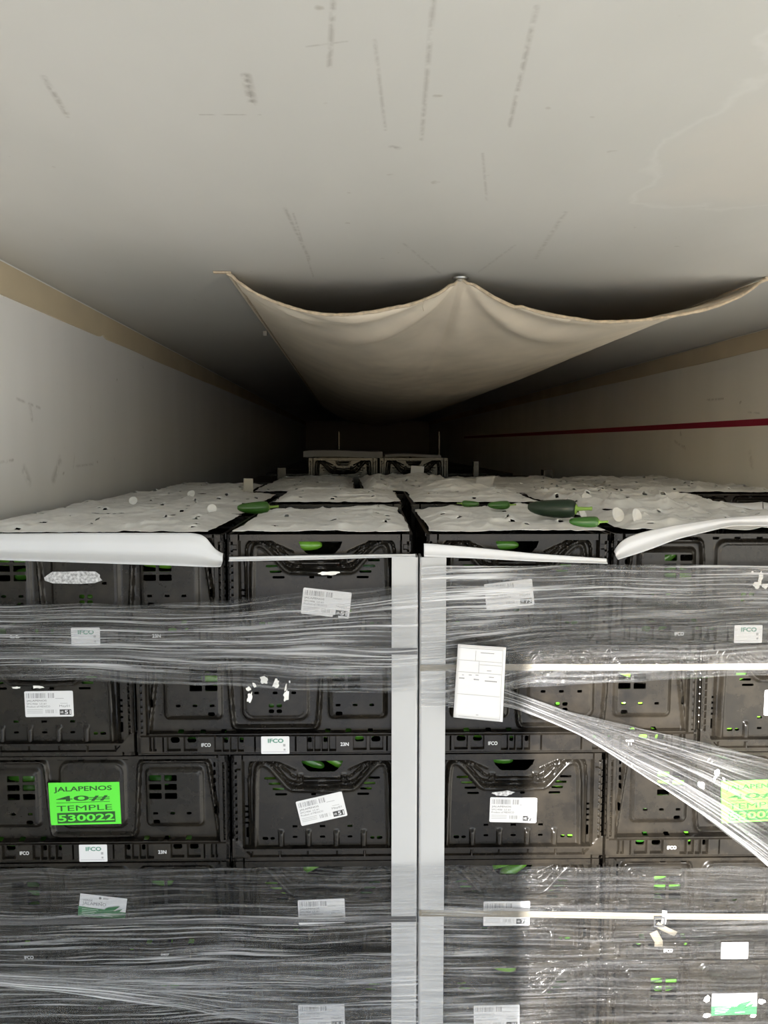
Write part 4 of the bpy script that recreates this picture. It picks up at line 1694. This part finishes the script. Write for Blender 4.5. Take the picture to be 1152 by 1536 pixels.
film('grey stretch film band across the upper left pallet', [(-125, 905), (0, 905), (200, 907), (340, 900), (420, 892), (590, 880), (627, 876)],
     [(-125, 1018), (0, 1018), (200, 1024), (340, 1030), (420, 1034), (590, 1040), (627, 1036)], -0.0125, FM_L, dens=d_left, seed=3)
film('stretch film sheet over the lower left pallet', [(-125, 1303), (0, 1303), (340, 1301), (587, 1298), (627, 1298)], [(-125, 1660), (0, 1660), (340, 1650), (627, 1640)],
     -0.0125, FM_LL, dens=lambda T, S: 0.35 + 0.9 * sstep((S - .12) / .12), seed=7, nV=220)
film('gathered white film rope fanning across the lowest left crate', [(-125, 1446), (0, 1456), (120, 1452), (340, 1440), (587, 1425)],
     [(-125, 1462), (0, 1478), (120, 1490), (340, 1524), (587, 1560)], -0.0165, FM_ROPE, dens=lambda T, S: np.clip(1.2 - 1.2 * T, 0.12, 1.2) * (0.5 + 0.6 * S), seed=9, nV=70)
film('glossy stretch film band across the upper right pallet', [(632, 852), (668, 848), (900, 846), (1152, 847), (1345, 848)],
     [(632, 1062), (668, 1062), (700, 1052), (770, 1032), (900, 1023), (1152, 1012), (1345, 1006)], -0.0125, FM_R,
     dens=lambda T, S: (0.9 + 1.6 * np.exp(-((S - .05) / .05) ** 2) + 1.0 * np.exp(-((S - .22) / .06) ** 2)) * (1 - 0.72 * sstep((S - .58) / .1) * sstep((T - .12) / .12)) * (1 + 1.3 * np.exp(-((T - .12) / .1) ** 2)), seed=13, nV=190, amp=0.0022)  # density peaks paint white glints; milk thinned in the sunlit part
film('crinkled shiny stretch film over the lower right pallet', [(632, 1297), (668, 1297), (900, 1299), (1152, 1300), (1345, 1302)], [(632, 1645), (900, 1640), (1345, 1630)],
     -0.0190, FM_RL, dens=lambda T, S: 0.8 + 5.0 * np.exp(-((T - .09) / .085) ** 2) * sstep((S - .12) / .1), seed=17, nV=230, amp=0.0024)  # extra white streaks near the left end stand in for glints
film('twisted film fanning down to the right over a neon sticker', [(672, 1000), (720, 1020), (762, 1034), (860, 1070), (1000, 1100), (1152, 1138), (1345, 1190)],
     [(672, 1062), (720, 1058), (762, 1056), (860, 1098), (1006, 1187), (1152, 1299), (1345, 1450)], -0.0250, FM_FAN,
     dens=lambda T, S: np.clip(0.75 - 0.25 * T + 1.3 * np.exp(-((1 - S) / .13) ** 2) + 1.0 * np.exp(-((T - .13) / .12) ** 2) - 0.42 * sstep((T - .6) / .1) * (S < .75), 0.08, 2.2), seed=23, nV=110, amp=0.0026)

# ------------------------------------------------------------------ white placard on the film
def placard():
    yl = -0.0370
    q = [front(x, y, yl) for x, y in ((680, 1076), (754, 1083), (759, 971), (687, 966))]
    cx, cz = sum(p[0] for p in q) / 4, sum(p[1] for p in q) / 4
    pts = [((p[0] - cx) * 1000, (p[1] - cz) * 1000) for p in q]
    root = thing('paper_placard', 'white printed placard sheet pinned on the film of the right pallet', 'placard', L2W(cx, yl, cz), PALLET_ROT)
    n = 14
    V = []
    A, B, C, D = [np.array(p) for p in pts]
    for i in range(n):
        for j in range(n):
            s, t = i / (n - 1), j / (n - 1)
            p = (A * (1 - s) + B * s) * (1 - t) + (D * (1 - s) + C * s) * t
            V.append((p[0] / 1000, 0.002 * math.sin(3.0 * t) * s - 0.0015 * s * t, p[1] / 1000))
    me = mesh_np('sheet', np.array(V), [grid_faces(n, n)], smooth=180)
    o = link('sheet', me, M['label'], root)
    md = o.modifiers.new('thickness', 'SOLIDIFY'); md.thickness = 0.0004; md.offset = -1

    def mp(s, t):
        p = (A * (1 - s) + B * s) * (1 - t) + (D * (1 - s) + C * s) * t
        y = (0.002 * math.sin(3.0 * t) * s - 0.0015 * s * t) * 1000 - 0.9
        return p, y

    def line(k, s0, t0, s1, t1, wd):
        a, ya = mp(s0, t0)
        b, yb = mp(s1, t1)
        d = (b - a) / (np.linalg.norm(b - a) + 1e-9)
        nn = np.array([-d[1], d[0]]) * wd / 2
        i = len(k.V)
        k.V += [(*(a - nn)[:1], ya, (a - nn)[1]), (*(b - nn)[:1], yb, (b - nn)[1]), (*(b + nn)[:1], yb, (b + nn)[1]), (*(a + nn)[:1], ya, (a + nn)[1])]
        k.F.append([i, i + 1, i + 2, i + 3])
    k = Print()
    for seg in ((.03, .955, .94, .955), (.94, .955, .94, .03), (.1, .03, .94, .03), (.03, .79, .93, .79), (.38, .79, .38, .93), (.03, .63, .93, .63), (.46, .63, .46, .79),
                (.47, .745, .93, .745), (.04, .33, .92, .33)):
        line(k, *seg, 0.7)
    link('print', k.mesh('print'), M['faint_ink'], root)
    k = Print()
    for s0, s1, t in ((.07, .18, .545), (.37, .48, .54), (.60, .84, .53)):
        for a in np.arange(s0, s1, .028):
            line(k, a, t, a + .018, t, 2.2)
    for s0, s1, t in ((.12, .16, .59), (.26, .32, .595), (.40, .46, .60), (.68, .78, .585), (.63, .72, .67), (.48, .76, .905), (.45, .50, .065)):
        line(k, s0, t, s1, t, 1.0)
    link('print', k.mesh('print'), M['ink'], root)


placard()

# ------------------------------------------------------------------ canvas air chute under the ceiling
def chute():
    y0 = ceil_pt(690, 411)[1]
    xl_ = ceil_pt(337, 403)[0]
    xr_ = ceil_pt(1152, 411)[0] + 0.02
    xc_ = ceil_pt(690, 411)[0]
    Lc = 7.0
    nu, nt = 181, 130
    q = np.linspace(-1, 1, nu)
    t = np.concatenate([np.linspace(0, 1.6, 90), np.linspace(1.66, Lc, nt - 90)])
    Q, T = np.meshgrid(q, t, indexing='ij')
    X = np.where(Q < 0, xc_ + Q * (xc_ - xl_), xc_ + Q * (xr_ - xc_))
    A = np.abs(Q)
    fr_ = np.where(Q < 0, 0.105, 0.112) * (4 * A * (1 - A)) ** 0.85
    k = sstep(T / 1.5)
    belly = (1 - A ** 2.0)
    S = 0.235 * (1 - np.exp(-T / 0.62))
    z = fr_ * np.exp(-T / 0.35) + belly * S
    # tension folds running out from the centre fixing
    ang = np.arctan2(X - xc_, T + 0.02)
    rad = np.hypot(X - xc_, T)
    z += 0.013 * np.sin(ang * 9 + 0.7) * np.exp(-((rad - .30) / .24) ** 2) * (np.abs(ang) < 1.45)
    z += 0.0045 * np.sin(ang * 17) * np.exp(-((rad - .40) / .25) ** 2)
    # folds from the left and right fixings
    for xf, sg in ((xl_, 1), (xr_, -1)):
        an = np.arctan2(T + 0.01, sg * (X - xf) + 1e-4)
        rd = np.hypot(X - xf, T)
        z += 0.006 * np.sin(an * 16) * np.exp(-((rd - .22) / .18) ** 2)
    z += 0.010 * noise2(X * 4, T * 3, 77, 3) * belly + 0.003 * noise2(X * 15, T * 12, 78, 2) * belly
    edge = sstep((1 - A) / 0.05)
    z = np.maximum(z * edge, 0) + 0.006
    root = thing('air_chute', 'sagging tan canvas air chute hung under the trailer ceiling', 'air chute', (xc_, y0, Z_C))
    V = np.stack([(X - xc_).ravel(), T.ravel(), -z.ravel()], 1)
    me = mesh_np('canvas', V, [grid_faces(nu, nt)[:, ::-1]], smooth=180)
    o = link('canvas', me, M['canvas'], root)
    md = o.modifiers.new('thickness', 'SOLIDIFY'); md.thickness = 0.0015; md.offset = 0

    def tube(name, P, r, mat, jitter=0.0):
        rs = random.Random(3)
        P = [Vector(p) for p in P]
        seg = 8
        Vv, Ff = [], []
        for i, p in enumerate(P):
            d = (P[min(i + 1, len(P) - 1)] - P[max(i - 1, 0)]).normalized()
            up = Vector((0, 0, 1))
            s_ = d.cross(up).normalized()
            u_ = s_.cross(d).normalized()
            rr = r * (1 + rs.uniform(-jitter, jitter))
            for kk in range(seg):
                a = 2 * math.pi * kk / seg
                Vv.append(p + (s_ * math.cos(a) + u_ * math.sin(a)) * rr)
        for i in range(len(P) - 1):
            for kk in range(seg):
                k2 = (kk + 1) % seg
                Ff.append((i * seg + kk, i * seg + k2, (i + 1) * seg + k2, (i + 1) * seg + kk))
        me2 = mesh_np(name, np.array([list(v) for v in Vv]), [np.array(Ff)], smooth=180)
        return link(name, me2, M[mat], root)
    Zg = z.reshape(nu, nt)
    Xg = (X - xc_)
    tube('front_hem', [(Xg[i, 0], 0.0, -Zg[i, 0]) for i in range(0, nu, 2)], 0.0045, 'hem', 0.22)
    for s_ in (2, nu - 3):
        tube('side_hem', [(Xg[s_, j], t[j], -Zg[s_, j] - 0.001) for j in range(0, nt, 3)], 0.0045, 'hem', 0.15)
    bm = bmesh.new()
    bmesh.ops.create_cone(bm, cap_ends=True, segments=28, radius1=.021, radius2=.0225, depth=.004)
    me = bpy.data.meshes.new('washer'); bm.to_mesh(me); bm.free()
    wsh = link('washer', me, M['metal'], root, (0.0, -0.006, -0.0135))
    bm = bmesh.new()
    bmesh.ops.create_uvsphere(bm, u_segments=16, v_segments=8, radius=.0075)
    for v in bm.verts:
        v.co.z *= 0.5
    me = bpy.data.meshes.new('screw_head'); bm.to_mesh(me); bm.free()
    link('screw_head', me, M['wood'], wsh, (0, 0, -.003))
    link('fixing_tab', boxes_mesh('fixing_tab', [(-.035, .012, -.012, .004, -.006, -.001)], .0015), M['hem'], root, (xl_ - xc_, 0, 0))
    link('fixing_tab', boxes_mesh('fixing_tab', [(-.012, .035, -.012, .004, -.006, -.001)], .0015), M['hem'], root, (xr_ - xc_, 0, 0))
    yc = ceil_pt(410, 496)[1]
    link('clip', boxes_mesh('clip', [(-.022, -.004, -.012, .012, -.022, -.002)], .003), M['wood'], root, (xl_ - xc_ + 0.0, yc - y0, 0))
    tube('loose_thread', [(-.098, -.006, -Zg[int(nu * .44), 0] - .002), (-.100, -.010, -Zg[int(nu * .44), 0] - .015), (-.103, -.009, -Zg[int(nu * .44), 0] - .03), (-.100, -.008, -Zg[int(nu * .44), 0] - .04)], .0007, 'hem')


chute()
print('peppers', n_pep)
